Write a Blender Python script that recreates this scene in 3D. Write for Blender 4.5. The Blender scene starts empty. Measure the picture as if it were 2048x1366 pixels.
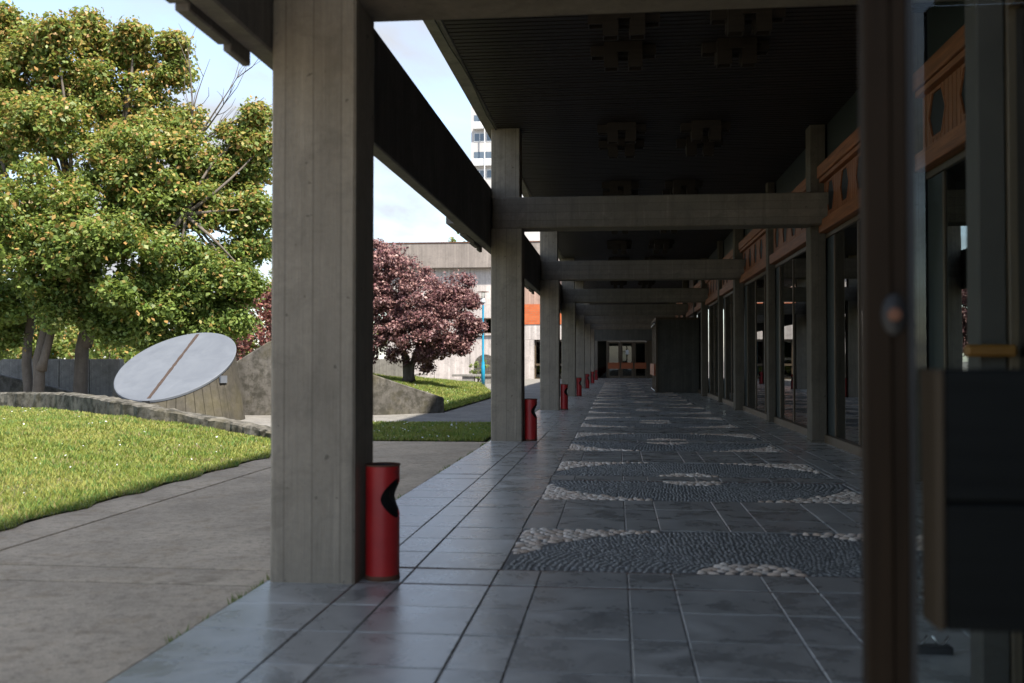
import bpy, bmesh, math, random
import numpy as np
from mathutils import Vector
random.seed(7); rng = np.random.default_rng(7)
sc = bpy.context.scene
COL = sc.collection
R = math.radians

# ---------------------------------------------------------------- camera
H = 1.3; FPX = 1991.0; VX, VY = 1234.0, 722.0
YAW = math.atan((VX-1024)/FPX); PITCH = math.atan((VY-683)/FPX*math.cos(YAW))
cam = bpy.data.cameras.new('camera'); camo = bpy.data.objects.new('camera', cam); COL.objects.link(camo)
camo.location = (0, 0, H); camo.rotation_euler = (R(90)+PITCH, 0, YAW)
cam.lens = 35.0; cam.sensor_width = 36.0; cam.clip_start = 0.05; cam.clip_end = 3000
cam.dof.use_dof = True; cam.dof.focus_distance = 19.0; cam.dof.aperture_fstop = 2.2
sc.camera = camo

# ---------------------------------------------------------------- world, sun, exposure
SUN = Vector((0.425, -0.40, 0.84)).normalized()          # direction towards the sun
EL = math.asin(SUN.z); AZ = math.atan2(SUN.x, SUN.y)
w = bpy.data.worlds.new('World'); sc.world = w; w.use_nodes = True
nt = w.node_tree; nt.nodes.clear()
def wn(t, **k):
    n = nt.nodes.new(t)
    for a, b in k.items(): setattr(n, a, b)
    return n
sky = wn('ShaderNodeTexSky', sky_type='NISHITA', sun_disc=False)
sky.sun_elevation = EL; sky.sun_rotation = AZ; sky.altitude = 100; sky.air_density = 1.0; sky.dust_density = 0.8; sky.ozone_density = 1.2
tc = wn('ShaderNodeTexCoord'); sep = wn('ShaderNodeSeparateXYZ'); nt.links.new(tc.outputs['Generated'], sep.inputs[0])
ad = wn('ShaderNodeMath', operation='ADD'); nt.links.new(sep.outputs['Z'], ad.inputs[0]); ad.inputs[1].default_value = 0.22
mx = wn('ShaderNodeMath', operation='MAXIMUM'); nt.links.new(ad.outputs[0], mx.inputs[0]); mx.inputs[1].default_value = 0.1
dx = wn('ShaderNodeMath', operation='DIVIDE'); dy = wn('ShaderNodeMath', operation='DIVIDE')
nt.links.new(sep.outputs['X'], dx.inputs[0]); nt.links.new(mx.outputs[0], dx.inputs[1])
nt.links.new(sep.outputs['Y'], dy.inputs[0]); nt.links.new(mx.outputs[0], dy.inputs[1])
cmb = wn('ShaderNodeCombineXYZ'); nt.links.new(dx.outputs[0], cmb.inputs[0]); nt.links.new(dy.outputs[0], cmb.inputs[1])
cl = wn('ShaderNodeTexNoise'); cl.inputs['Scale'].default_value = 1.15; cl.inputs['Detail'].default_value = 7; cl.inputs['Roughness'].default_value = 0.55
cl.inputs['Distortion'].default_value = 0.35
nt.links.new(cmb.outputs[0], cl.inputs['Vector'])
cr = wn('ShaderNodeValToRGB'); cr.color_ramp.elements[0].position = 0.36; cr.color_ramp.elements[1].position = 0.62
nt.links.new(cl.outputs['Fac'], cr.inputs['Fac'])
mix = wn('ShaderNodeMixRGB'); nt.links.new(cr.outputs['Color'], mix.inputs['Fac'])
nt.links.new(sky.outputs[0], mix.inputs['Color1']); mix.inputs['Color2'].default_value = (1.75, 1.78, 1.86, 1)
bg = wn('ShaderNodeBackground'); bg.inputs['Strength'].default_value = 0.122
nt.links.new(mix.outputs[0], bg.inputs['Color'])
wo = wn('ShaderNodeOutputWorld'); nt.links.new(bg.outputs[0], wo.inputs['Surface'])
sl = bpy.data.lights.new('sun', 'SUN'); sl.energy = 3.3; sl.angle = R(2.0); sl.color = (1.0, 0.94, 0.85)
so = bpy.data.objects.new('sun', sl); COL.objects.link(so); so.location = (20, -20, 40)
so.rotation_euler = SUN.to_track_quat('Z', 'Y').to_euler()
sc.view_settings.view_transform = 'Standard'; sc.view_settings.look = 'None'; sc.view_settings.gamma = 1.0
sc.view_settings.use_curve_mapping = False; sc.view_settings.exposure = 1.8
sc.cycles.max_bounces = 8; sc.cycles.diffuse_bounces = 4; sc.cycles.glossy_bounces = 4; sc.cycles.transparent_max_bounces = 12
sc.cycles.caustics_reflective = False; sc.cycles.caustics_refractive = False
sc.cycles.use_denoising = True

# ---------------------------------------------------------------- pixel helper (photo pixel -> point on a known plane)
cyw, syw, cpt, spt = math.cos(YAW), math.sin(YAW), math.cos(PITCH), math.sin(PITCH)
FW = np.array([-syw*cpt, cyw*cpt, spt]); RT = np.array([cyw, syw, 0.0]); UP = np.cross(RT, FW); CP = np.array([0, 0, H])
def ray(x, y): return FW+RT*(x-1024)/FPX-UP*(y-683)/FPX
def G(x, y, z=0.0): d = ray(x, y); return CP+d*((z-H)/d[2])
def atY(x, y, Y): d = ray(x, y); return CP+d*(Y/d[1])

# ---------------------------------------------------------------- materials
class NB:
    def __init__(s, name):
        s.m = bpy.data.materials.new(name); s.m.use_nodes = True; s.t = s.m.node_tree; s.t.nodes.clear()
        s.out = s.t.nodes.new('ShaderNodeOutputMaterial'); s.co = s.n('ShaderNodeTexCoord')
    def n(s, t, **k):
        x = s.t.nodes.new(t)
        for a, b in k.items(): setattr(x, a, b)
        return x
    def l(s, a, b): s.t.links.new(a, b)
    def math(s, op, a, b=None, c=None):
        x = s.n('ShaderNodeMath', operation=op)
        for i, v in enumerate((a, b, c)):
            if v is None: continue
            if isinstance(v, (int, float)): x.inputs[i].default_value = v
            else: s.l(v, x.inputs[i])
        return x.outputs[0]
    def mapped(s, scale, src=None):
        x = s.n('ShaderNodeMapping'); s.l(src or s.co.outputs['Object'], x.inputs[0]); x.inputs['Scale'].default_value = scale
        return x.outputs[0]
    def noise(s, scale, detail=4, rough=0.55, vec=None, dist=0.0):
        x = s.n('ShaderNodeTexNoise'); x.inputs['Scale'].default_value = scale; x.inputs['Detail'].default_value = detail
        x.inputs['Roughness'].default_value = rough; x.inputs['Distortion'].default_value = dist
        s.l(vec or s.co.outputs['Object'], x.inputs['Vector']); return x.outputs['Fac']
    def ramp(s, v, p0, p1, c0=(0, 0, 0, 1), c1=(1, 1, 1, 1)):
        x = s.n('ShaderNodeValToRGB'); e = x.color_ramp.elements
        e[0].position = p0; e[1].position = p1; e[0].color = c0; e[1].color = c1
        s.l(v, x.inputs['Fac']); return x.outputs['Color']
    def mix(s, f, a, b, mode='MIX'):
        x = s.n('ShaderNodeMixRGB', blend_type=mode)
        for i, v in zip(('Fac', 'Color1', 'Color2'), (f, a, b)):
            if isinstance(v, (int, float)): x.inputs[i].default_value = v
            elif isinstance(v, tuple): x.inputs[i].default_value = v if len(v) == 4 else v+(1,)
            else: s.l(v, x.inputs[i])
        return x.outputs[0]
    def bsdf(s, color, rough=0.8, metallic=0.0, spec=0.5, bump=None, bstr=0.3, bdist=0.01, **k):
        p = s.n('ShaderNodeBsdfPrincipled')
        if isinstance(color, tuple): p.inputs['Base Color'].default_value = color if len(color) == 4 else color+(1,)
        else: s.l(color, p.inputs['Base Color'])
        if isinstance(rough, (int, float)): p.inputs['Roughness'].default_value = rough
        else: s.l(rough, p.inputs['Roughness'])
        p.inputs['Metallic'].default_value = metallic; p.inputs['Specular IOR Level'].default_value = spec
        if bump is not None:
            b = s.n('ShaderNodeBump'); b.inputs['Strength'].default_value = bstr; b.inputs['Distance'].default_value = bdist
            s.l(bump, b.inputs['Height']); s.l(b.outputs[0], p.inputs['Normal'])
        s.l(p.outputs[0], s.out.inputs['Surface']); s.p = p
        return s.m
    def rnd(s): return s.n('ShaderNodeObjectInfo').outputs['Random']

def concrete(name, c, dark=0.45, boards=None, pitch=0.165, streak=True, scale=1.0, moss=None, rough=0.85):
    """boards: 'xy' vertical boards, 'z' horizontal boards, 'y' vertical boards along y"""
    b = NB(name)
    sp_ = b.n('ShaderNodeSeparateXYZ'); b.l(b.co.outputs['Object'], sp_.inputs[0])
    big = b.noise(1.3*scale, 5, 0.6); fine = b.noise(26*scale, 6, 0.65); grit = b.noise(120*scale, 2, 0.5)
    col = b.mix(b.ramp(big, 0.3, 0.72), tuple(v*(1-dark*0.6) for v in c), tuple(min(1, v*1.18) for v in c))
    col = b.mix(b.ramp(fine, 0.35, 0.75), col, b.mix(0.5, col, tuple(v*0.62 for v in c)), 'MIX')
    if streak:
        st = b.noise(1.0, 5, 0.6, b.mapped((7*scale, 7*scale, 0.45*scale)))
        col = b.mix(b.math('MULTIPLY', b.ramp(st, 0.5, 0.74), 0.55), col, tuple(v*0.42 for v in c))
        st2 = b.noise(1.0, 4, 0.6, b.mapped((11*scale, 11*scale, 0.7*scale)))
        col = b.mix(b.math('MULTIPLY', b.ramp(st2, 0.56, 0.74), 0.4), col, tuple(min(1, v*1.55) for v in c))
    blot = b.noise(3.4*scale, 6, 0.7, None, 0.8); pit = b.ramp(b.noise(17*scale, 2, 0.5), 0.70, 0.74)
    col = b.mix(b.math('MULTIPLY', b.ramp(blot, 0.50, 0.66), 0.5), col, tuple(v*0.5 for v in c))
    col = b.mix(b.math('MULTIPLY', pit, 0.7), col, tuple(v*0.25 for v in c))
    hgt = b.math('ADD', b.math('MULTIPLY', fine, 0.5), b.math('MULTIPLY', grit, 0.3))
    if boards:
        if boards == 'xy': u = b.math('ADD', sp_.outputs['X'], sp_.outputs['Y'])
        elif boards == 'z': u = sp_.outputs['Z']
        else: u = sp_.outputs['Y']
        u = b.math('DIVIDE', u, pitch); fl = b.math('FLOOR', u); fr = b.math('FRACT', u)
        wnz = b.n('ShaderNodeTexWhiteNoise', noise_dimensions='1D'); b.l(fl, wnz.inputs['W'])
        col = b.mix(b.math('MULTIPLY', wnz.outputs['Value'], 0.38), col, tuple(v*0.5 for v in c))
        edge = b.math('LESS_THAN', b.math('ABSOLUTE', b.math('SUBTRACT', fr, 0.5)), 0.465)   # 1 inside the board
        broken = b.math('ADD', 0.25, b.math('MULTIPLY', b.noise(2.0, 3, 0.6), 0.9))
        line = b.math('MULTIPLY', b.math('SUBTRACT', 1.0, edge), broken)
        col = b.mix(b.math('MULTIPLY', line, 0.45), col, tuple(v*0.25 for v in c))
        if boards == 'z': gr = b.noise(1.0, 4, 0.6, b.mapped((2.0, 2.0, 60)))
        else: gr = b.noise(1.0, 4, 0.6, b.mapped((60, 60, 2.0)))
        col = b.mix(b.math('MULTIPLY', b.ramp(gr, 0.5, 0.8), 0.3), col, tuple(v*0.55 for v in c))
        hgt = b.math('ADD', hgt, b.math('MULTIPLY', gr, 0.6)); hgt = b.math('SUBTRACT', hgt, b.math('MULTIPLY', line, 1.2))
    if moss:
        mo = b.noise(5, 6, 0.7); mo2 = b.noise(1.2, 3, 0.6)
        col = b.mix(b.math('MULTIPLY', b.ramp(mo, 0.42, 0.6), moss), col, (0.028, 0.026, 0.018))
        col = b.mix(b.math('MULTIPLY', b.ramp(mo2, 0.52, 0.72), moss*0.6), col, (0.10, 0.085, 0.04))
    return b.bsdf(col, rough, spec=0.3, bump=hgt, bstr=0.5, bdist=0.012)

def wood(name, c, axis='y', rough=0.55, scale=1.0, spec=0.35):
    b = NB(name)
    sc_ = {'y': (30, 1.2, 30), 'x': (1.2, 30, 30), 'z': (30, 30, 1.2)}[axis]
    g1 = b.noise(1.0*scale, 5, 0.6, b.mapped(sc_), 0.4); g2 = b.noise(1.6, 4, 0.6)
    col = b.mix(b.ramp(g1, 0.3, 0.75), tuple(v*0.5 for v in c), tuple(v*1.25 for v in c))
    col = b.mix(b.math('MULTIPLY', b.ramp(g2, 0.45, 0.75), 0.45), col, tuple(v*0.45 for v in c))
    col = b.mix(b.math('MULTIPLY', b.rnd(), 0.35), col, tuple(v*0.55 for v in c))
    return b.bsdf(col, rough, spec=spec, bump=g1, bstr=0.35, bdist=0.004)

def plain(name, c, rough=0.6, metallic=0.0, var=0.3, nscale=6, spec=0.4):
    b = NB(name); n1 = b.noise(nscale, 5, 0.6)
    col = b.mix(b.math('MULTIPLY', b.ramp(n1, 0.35, 0.75), var), c, tuple(v*0.45 for v in c))
    return b.bsdf(col, rough, metallic, spec, bump=n1, bstr=0.08, bdist=0.005)

def glass(name, tint=(0.75, 0.82, 0.8), ior=1.55, wav=0.0):
    b = NB(name)
    f = b.n('ShaderNodeFresnel'); f.inputs['IOR'].default_value = ior
    tr = b.n('ShaderNodeBsdfTransparent'); tr.inputs[0].default_value = tint+(1,)
    gl = b.n('ShaderNodeBsdfGlossy'); gl.inputs['Roughness'].default_value = 0.008; gl.inputs['Color'].default_value = (0.95, 0.97, 0.96, 1)
    if wav:
        bu = b.n('ShaderNodeBump'); bu.inputs['Strength'].default_value = wav; bu.inputs['Distance'].default_value = 0.01
        b.l(b.noise(1.0, 2, 0.5, b.mapped((2.2, 2.2, 0.8))), bu.inputs['Height']); b.l(bu.outputs[0], gl.inputs['Normal'])
    ms = b.n('ShaderNodeMixShader'); b.l(f.outputs[0], ms.inputs[0]); b.l(tr.outputs[0], ms.inputs[1]); b.l(gl.outputs[0], ms.inputs[2])
    b.l(ms.outputs[0], b.out.inputs['Surface']); return b.m

def leafmat(name, trans=0.35, rough=0.45):
    b = NB(name); at = b.n('ShaderNodeAttribute'); at.attribute_name = 'tint'
    p = b.n('ShaderNodeBsdfPrincipled'); b.l(at.outputs['Color'], p.inputs['Base Color']); p.inputs['Roughness'].default_value = rough
    p.inputs['Specular IOR Level'].default_value = 0.35
    t = b.n('ShaderNodeBsdfTranslucent'); b.l(b.mix(0.5, at.outputs['Color'], (0.30, 0.34, 0.05), 'MIX') if 'green' in name else at.outputs['Color'], t.inputs['Color'])
    ms = b.n('ShaderNodeMixShader'); ms.inputs[0].default_value = trans
    b.l(p.outputs[0], ms.inputs[1]); b.l(t.outputs[0], ms.inputs[2]); b.l(ms.outputs[0], b.out.inputs['Surface']); return b.m

def slate():
    b = NB('slate'); r = b.rnd()
    off = b.n('ShaderNodeCombineXYZ'); b.l(b.math('MULTIPLY', r, 37.0), off.inputs[0]); b.l(b.math('MULTIPLY', r, 91.0), off.inputs[1])
    va = b.n('ShaderNodeVectorMath', operation='ADD'); b.l(b.co.outputs['Object'], va.inputs[0]); b.l(off.outputs[0], va.inputs[1])
    v = va.outputs[0]
    n1 = b.noise(2.6, 6, 0.65, v, 0.5); n2 = b.noise(14, 6, 0.7, v); n3 = b.noise(1.0, 5, 0.6, b.mapped((2, 9, 2), v))
    col = b.mix(b.ramp(n1, 0.32, 0.70), (0.17, 0.165, 0.15), (0.50, 0.48, 0.435))
    col = b.mix(b.math('MULTIPLY', r, 0.45), col, (0.26, 0.255, 0.24))
    col = b.mix(b.math('MULTIPLY', b.ramp(n2, 0.55, 0.8), 0.35), col, (0.42, 0.42, 0.41))
    col = b.mix(b.math('MULTIPLY', b.ramp(n3, 0.56, 0.75), 0.4), col, (0.34, 0.33, 0.31))
    rg = b.math('ADD', 0.12, b.math('MULTIPLY', n1, 0.34))
    h = b.math('ADD', b.math('MULTIPLY', n1, 1.0), b.math('MULTIPLY', n2, 0.35))
    return b.bsdf(col, rg, spec=0.8, bump=h, bstr=0.3, bdist=0.012)

def pebblemat(name, a, c, rough):
    b = NB(name); at = b.n('ShaderNodeAttribute'); at.attribute_name = 'tint'
    r = b.math('FRACT', b.math('ADD', b.rnd(), at.outputs['Fac']))
    col = b.mix(r, a, c); n = b.noise(30, 3, 0.6)
    col = b.mix(b.math('MULTIPLY', n, 0.4), col, tuple(v*0.5 for v in a))
    return b.bsdf(col, rough, spec=0.4)

M = {}
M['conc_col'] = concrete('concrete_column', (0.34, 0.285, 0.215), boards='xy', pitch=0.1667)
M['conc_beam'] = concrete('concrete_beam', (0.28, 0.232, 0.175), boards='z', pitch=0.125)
M['conc_long'] = concrete('concrete_edge_beam', (0.22, 0.20, 0.175), boards='y', pitch=0.11)
M['conc_slab'] = concrete('concrete_slab', (0.24, 0.22, 0.19))
M['conc_dark'] = concrete('concrete_dark', (0.12, 0.113, 0.095), boards='xy', pitch=0.12)
M['conc_old'] = concrete('concrete_weathered', (0.13, 0.12, 0.105), dark=0.7, moss=0.75)
M['conc_kerb'] = concrete('concrete_kerb', (0.15, 0.138, 0.115), dark=0.5, moss=0.95)
M['conc_drum'] = concrete('concrete_drum', (0.075, 0.066, 0.05), dark=0.6, moss=0.6)
M['conc_wall'] = concrete('concrete_garden_wall', (0.30, 0.285, 0.26), boards='xy', pitch=0.3, moss=0.25)
M['conc_wing'] = concrete('concrete_wing', (0.52, 0.465, 0.43), dark=0.15, boards='xy', pitch=0.22, scale=0.5)
M['conc_para'] = concrete('concrete_parapet', (0.29, 0.25, 0.22), dark=0.3, boards='xy', pitch=0.2, scale=0.5)
M['slate'] = slate()
M['bronze'] = wood('bronze_wood_frame', (0.13, 0.092, 0.055), 'z', 0.45)
M['stile'] = wood('dark_stile_wood', (0.022, 0.014, 0.008), 'z', 0.6, spec=0.08)
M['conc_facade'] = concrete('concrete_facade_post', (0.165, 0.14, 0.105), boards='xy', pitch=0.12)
M['wood'] = wood('frieze_wood', (0.37, 0.135, 0.055), 'y', 0.5)
M['woodz'] = wood('frieze_plank_wood', (0.37, 0.135, 0.055), 'z', 0.5)
M['plate'] = wood('push_plate_wood', (0.46, 0.13, 0.05), 'x', 0.4)
M['plate_backlit'] = wood('push_plate_backlit', (0.005, 0.006, 0.006), 'x', 0.6, spec=0.08)  # near plate seen against the light, its shade put into the colour
M['plate_edge'] = wood('push_plate_lit_edge', (0.05, 0.038, 0.025), 'z', 0.6, spec=0.1)  # lighter tan paints the light on the plate's side
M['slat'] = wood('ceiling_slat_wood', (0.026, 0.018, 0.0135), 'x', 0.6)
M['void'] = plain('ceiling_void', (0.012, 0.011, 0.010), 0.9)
M['lampbox'] = wood('luminaire_wood', (0.045, 0.033, 0.021), 'x', 0.5)
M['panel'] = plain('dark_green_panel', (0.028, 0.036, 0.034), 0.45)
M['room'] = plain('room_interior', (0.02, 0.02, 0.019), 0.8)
M['glass'] = glass('facade_glass', (0.42, 0.50, 0.49), 2.9, 0.02)
M['clear'] = glass('door_glass', (0.90, 0.94, 0.93), 1.25)
M['darkglass'] = glass('dark_glass', (0.10, 0.13, 0.13), 1.6)
M['chrome'] = plain('chrome', (0.65, 0.63, 0.6), 0.25, 1.0, 0.1)
M['black'] = plain('black_rubber_and_shade', (0.012, 0.012, 0.012), 0.6)  # rubber parts; also colours the shade in the bins and the drum hole
M['rust'] = plain('rusty_metal', (0.14, 0.062, 0.035), 0.8, 0.2, 0.6, 12)
M['yellow'] = plain('yellow_paint', (0.20, 0.085, 0.012), 0.5)
M['mortar'] = plain('mortar_bed', (0.30, 0.29, 0.275), 0.9, 0, 0.7, 9)
M['pebw'] = pebblemat('pale_pebble', (0.80, 0.70, 0.59), (0.60, 0.44, 0.32), 0.5)
M['pebd'] = pebblemat('dark_pebble', (0.17, 0.167, 0.155), (0.33, 0.325, 0.30), 0.45)
M['blue'] = plain('blue_paint', (0.015, 0.26, 0.42), 0.4, 0, 0.2)
M['lampgrey'] = plain('lamp_grey', (0.45, 0.46, 0.46), 0.5)
M['tower'] = plain('tower_render', (0.50, 0.48, 0.46), 0.8, 0, 0.25, 0.4)
M['towerwin'] = plain('tower_window_glass', (0.10, 0.13, 0.16), 0.15, 0, 0.3, 0.5, 0.6)
M['white'] = plain('white_frame', (0.7, 0.7, 0.69), 0.6)
M['bark'] = concrete('bark', (0.15, 0.125, 0.10), dark=0.6, scale=1.6)
M['soil'] = plain('lawn_soil', (0.085, 0.095, 0.03), 0.95, 0, 0.6, 3)
M['leaf'] = leafmat('green_leaf', 0.45)
M['plum'] = leafmat('plum_leaf', 0.30)
M['grass'] = leafmat('green_grass', 0.30, 0.6)

def redpaint():
    b = NB('red_bin_paint'); n = b.noise(9, 6, 0.7); n2 = b.noise(3, 4, 0.6)
    col = b.mix(b.ramp(n2, 0.35, 0.7), (0.30, 0.008, 0.010), (0.43, 0.018, 0.016))
    col = b.mix(b.ramp(n, 0.66, 0.74), col, (0.06, 0.03, 0.025))
    return b.bsdf(col, 0.42, bump=n, bstr=0.1)
M['red'] = redpaint()
def paving(name, c):
    b = NB(name); a = b.noise(70, 3, 0.7); a2 = b.noise(13, 6, 0.8); d = b.noise(0.9, 6, 0.65); e = b.noise(4.5, 6, 0.75); f = b.noise(2.2, 5, 0.7)
    col = b.mix(b.ramp(d, 0.3, 0.7), tuple(v*0.66 for v in c), tuple(v*1.18 for v in c))
    col = b.mix(b.math('MULTIPLY', b.ramp(a2, 0.48, 0.64), 0.65), col, tuple(v*0.42 for v in c))
    col = b.mix(b.math('MULTIPLY', b.ramp(a, 0.5, 0.72), 0.4), col, tuple(min(1, v*1.5) for v in c))
    col = b.mix(b.math('MULTIPLY', b.ramp(e, 0.52, 0.72), 0.45), col, (c[0]*0.55, c[1]*0.45, c[2]*0.3))
    col = b.mix(b.math('MULTIPLY', b.ramp(f, 0.6, 0.7), 0.5), col, tuple(v*0.4 for v in c))
    h = b.math('ADD', a, b.math('MULTIPLY', a2, 1.5))
    return b.bsdf(col, 0.9, spec=0.25, bump=h, bstr=0.7, bdist=0.008)
M['paving'] = paving('aggregate_paving', (0.52, 0.41, 0.29))
M['ground'] = paving('court_ground', (0.21, 0.198, 0.178))
def discpaint():
    b = NB('disc_paint'); n = b.noise(1.6, 6, 0.65, None, 0.6); n2 = b.noise(1.0, 4, 0.6, b.mapped((2, 14, 2)))
    col = b.mix(b.ramp(n, 0.3, 0.7), (0.09, 0.10, 0.118), (0.125, 0.137, 0.155))
    col = b.mix(b.math('MULTIPLY', b.ramp(n2, 0.62, 0.75), 0.35), col, (0.10, 0.105, 0.11))
    return b.bsdf(col, 0.7, bump=n, bstr=0.1)
M['disc'] = discpaint()
def brickmat():
    b = NB('orange_brick'); br = b.n('ShaderNodeTexBrick'); b.l(b.mapped((1, 1, 1)), br.inputs['Vector'])
    mp = b.n('ShaderNodeCombineXYZ'); s_ = b.n('ShaderNodeSeparateXYZ'); b.l(b.co.outputs['Object'], s_.inputs[0])
    b.l(s_.outputs['X'], mp.inputs[0]); b.l(s_.outputs['Z'], mp.inputs[1]); b.l(mp.outputs[0], br.inputs['Vector'])
    br.inputs['Scale'].default_value = 1.0; br.inputs['Brick Width'].default_value = 0.4; br.inputs['Row Height'].default_value = 0.16; br.inputs['Mortar Size'].default_value = 0.012
    br.inputs['Color1'].default_value = (0.50, 0.13, 0.045, 1); br.inputs['Color2'].default_value = (0.42, 0.10, 0.035, 1); br.inputs['Mortar'].default_value = (0.33, 0.16, 0.09, 1)
    return b.bsdf(br.outputs['Color'], 0.85, spec=0.2)
M['brick'] = brickmat()
M['pinkpanel'] = concrete('pink_ribbed_panel', (0.42, 0.28, 0.22), dark=0.15, boards='xy', pitch=0.35, scale=0.5)

# ---------------------------------------------------------------- helpers
def link(o, parent=None):
    COL.objects.link(o)
    if parent is not None: o.parent = parent
    return o
def tag(o, label=None, cat=None, group=None, kind=None):
    if label: o['label'] = label
    if cat: o['category'] = cat
    if group: o['group'] = group
    if kind: o['kind'] = kind
    return o
def empty(name, loc=(0, 0, 0), **k):
    o = bpy.data.objects.new(name, None); o.location = loc; link(o); tag(o, **k); return o
class MB:
    def __init__(s): s.v = []; s.f = []
    def box(s, x0, x1, y0, y1, z0, z1):
        n = len(s.v); s.v += [(x0,y0,z0),(x1,y0,z0),(x1,y1,z0),(x0,y1,z0),(x0,y0,z1),(x1,y0,z1),(x1,y1,z1),(x0,y1,z1)]
        s.f += [tuple(n+i for i in q) for q in ((0,3,2,1),(4,5,6,7),(0,1,5,4),(1,2,6,5),(2,3,7,6),(3,0,4,7))]; return s
    def prism(s, poly, fn, d):
        """poly: 2-D points; fn(u,v,t) -> xyz; t runs 0..d"""
        n = len(s.v); k = len(poly)
        s.v += [fn(u, v, 0) for u, v in poly]+[fn(u, v, d) for u, v in poly]
        s.f += [tuple(range(n, n+k)), tuple(range(n+2*k-1, n+k-1, -1))]+[(n+i, n+k+i, n+k+(i+1) % k, n+(i+1) % k) for i in range(k)]; return s
    def tube(s, pts, rad, n=8):
        pts = [Vector(p) for p in pts]; b = len(s.v)
        for i, p in enumerate(pts):
            d = (pts[min(i+1, len(pts)-1)]-pts[max(i-1, 0)]).normalized()
            a = d.cross(Vector((0, 0, 1)) if abs(d.z) < 0.9 else Vector((1, 0, 0))).normalized(); c = d.cross(a)
            for j in range(n):
                t = 2*math.pi*j/n; s.v.append(tuple(p+(a*math.cos(t)+c*math.sin(t))*rad[i]))
        for i in range(len(pts)-1):
            for j in range(n):
                s.f.append((b+i*n+j, b+i*n+(j+1) % n, b+(i+1)*n+(j+1) % n, b+(i+1)*n+j))
        s.f.append(tuple(b+j for j in range(n))[::-1]); s.f.append(tuple(b+(len(pts)-1)*n+j for j in range(n))); return s
    def lathe(s, prof, c=(0, 0, 0), n=20):
        b = len(s.v)
        for r, z in prof:
            for j in range(n):
                t = 2*math.pi*j/n; s.v.append((c[0]+r*math.cos(t), c[1]+r*math.sin(t), c[2]+z))
        for i in range(len(prof)-1):
            for j in range(n): s.f.append((b+i*n+j, b+i*n+(j+1) % n, b+(i+1)*n+(j+1) % n, b+(i+1)*n+j))
        s.f.append(tuple(b+j for j in range(n))[::-1]); s.f.append(tuple(b+(len(prof)-1)*n+j for j in range(n))); return s
    def mesh(s, name, mat, smooth=False, bevel=0.0):
        m = bpy.data.meshes.new(name); m.from_pydata(s.v, [], s.f); m.update()
        bm = bmesh.new(); bm.from_mesh(m); bmesh.ops.recalc_face_normals(bm, faces=bm.faces)
        if bevel: bmesh.ops.bevel(bm, geom=list(bm.edges), offset=bevel, segments=1, affect='EDGES', clamp_overlap=True)
        bm.to_mesh(m); bm.free()
        if smooth:
            for p in m.polygons: p.use_smooth = True
        m.materials.append(mat); return m
    def build(s, name, mat, parent=None, smooth=False, bevel=0.0, loc=None):
        o = bpy.data.objects.new(name, s.mesh(name, mat, smooth, bevel)); link(o, parent)
        if loc: o.location = loc
        return o
def box(name, mat, parent, x0, x1, y0, y1, z0, z1, bevel=0.0):
    """a box whose own origin is its lower corner-centre, so that procedural patterns are local"""
    cx, cy = (x0+x1)/2, (y0+y1)/2
    return MB().box(x0-cx, x1-cx, y0-cy, y1-cy, 0, z1-z0).build(name, mat, parent, bevel=bevel, loc=(cx, cy, z0))
def inst(name, mesh, parent, loc, rz=0.0, scale=None):
    o = bpy.data.objects.new(name, mesh); link(o, parent); o.location = loc; o.rotation_euler[2] = rz
    if scale: o.scale = scale
    return o
def copy_tree(o, parent=None):
    c = o.copy(); link(c, parent)
    for ch in list(o.children): copy_tree(ch, c)
    return c
def np_mesh(name, V, F, mat, tint=None, smooth=False):
    m = bpy.data.meshes.new(name); nv, nf, k = len(V), len(F), F.shape[1]
    m.vertices.add(nv); m.vertices.foreach_set('co', V.astype(np.float32).ravel())
    m.loops.add(nf*k); m.loops.foreach_set('vertex_index', F.astype(np.int32).ravel())
    m.polygons.add(nf); m.polygons.foreach_set('loop_start', np.arange(0, nf*k, k, dtype=np.int32))
    if smooth: m.polygons.foreach_set('use_smooth', np.ones(nf, dtype=bool))
    m.update(calc_edges=True)
    if tint is not None:
        a = m.attributes.new('tint', 'FLOAT_COLOR', 'POINT'); a.data.foreach_set('color', np.c_[tint, np.ones(nv)].astype(np.float32).ravel())
    m.materials.append(mat); return m

# ================================================================ THE SETTING
S = 10.15; Y0 = 5.6; HB = S/2
GZ = -0.03
tag(MB().box(-900, 900, -300, 1500, GZ-0.5, GZ).build('ground', M['ground']), kind='structure')

# courtyard paving: slabs between the portico edge and the lawn
pv = empty('courtyard_paving', kind='structure')
def slab_piece(x0, x1, y0, y1, z1=0.0): box('paving_slab', M['paving'], pv, x0, x1, y0, y1, GZ-0.05, z1, 0.006)
g = 0.012
for y0, y1 in ((-6, 0.5), (0.54, 5.58), (5.62, 6.0), (6.045, 15.86)): slab_piece(-4.2, -2.06, y0, y1)
for y in (0.52, 5.60, 6.022): box('joint_filler', M['black'], pv, -4.19, -2.07, y-0.018, y+0.018, GZ, -0.014)
box('joint_filler', M['black'], pv, -4.222, -4.203, -5.9, 15.8, GZ, -0.014)
for y0, y1 in ((-6, -1.0), (-0.98, 3.4), (3.42, 8.2), (8.22, 13.1), (13.12, 15.86)): slab_piece(-4.72, -4.225, y0, y1)

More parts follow.
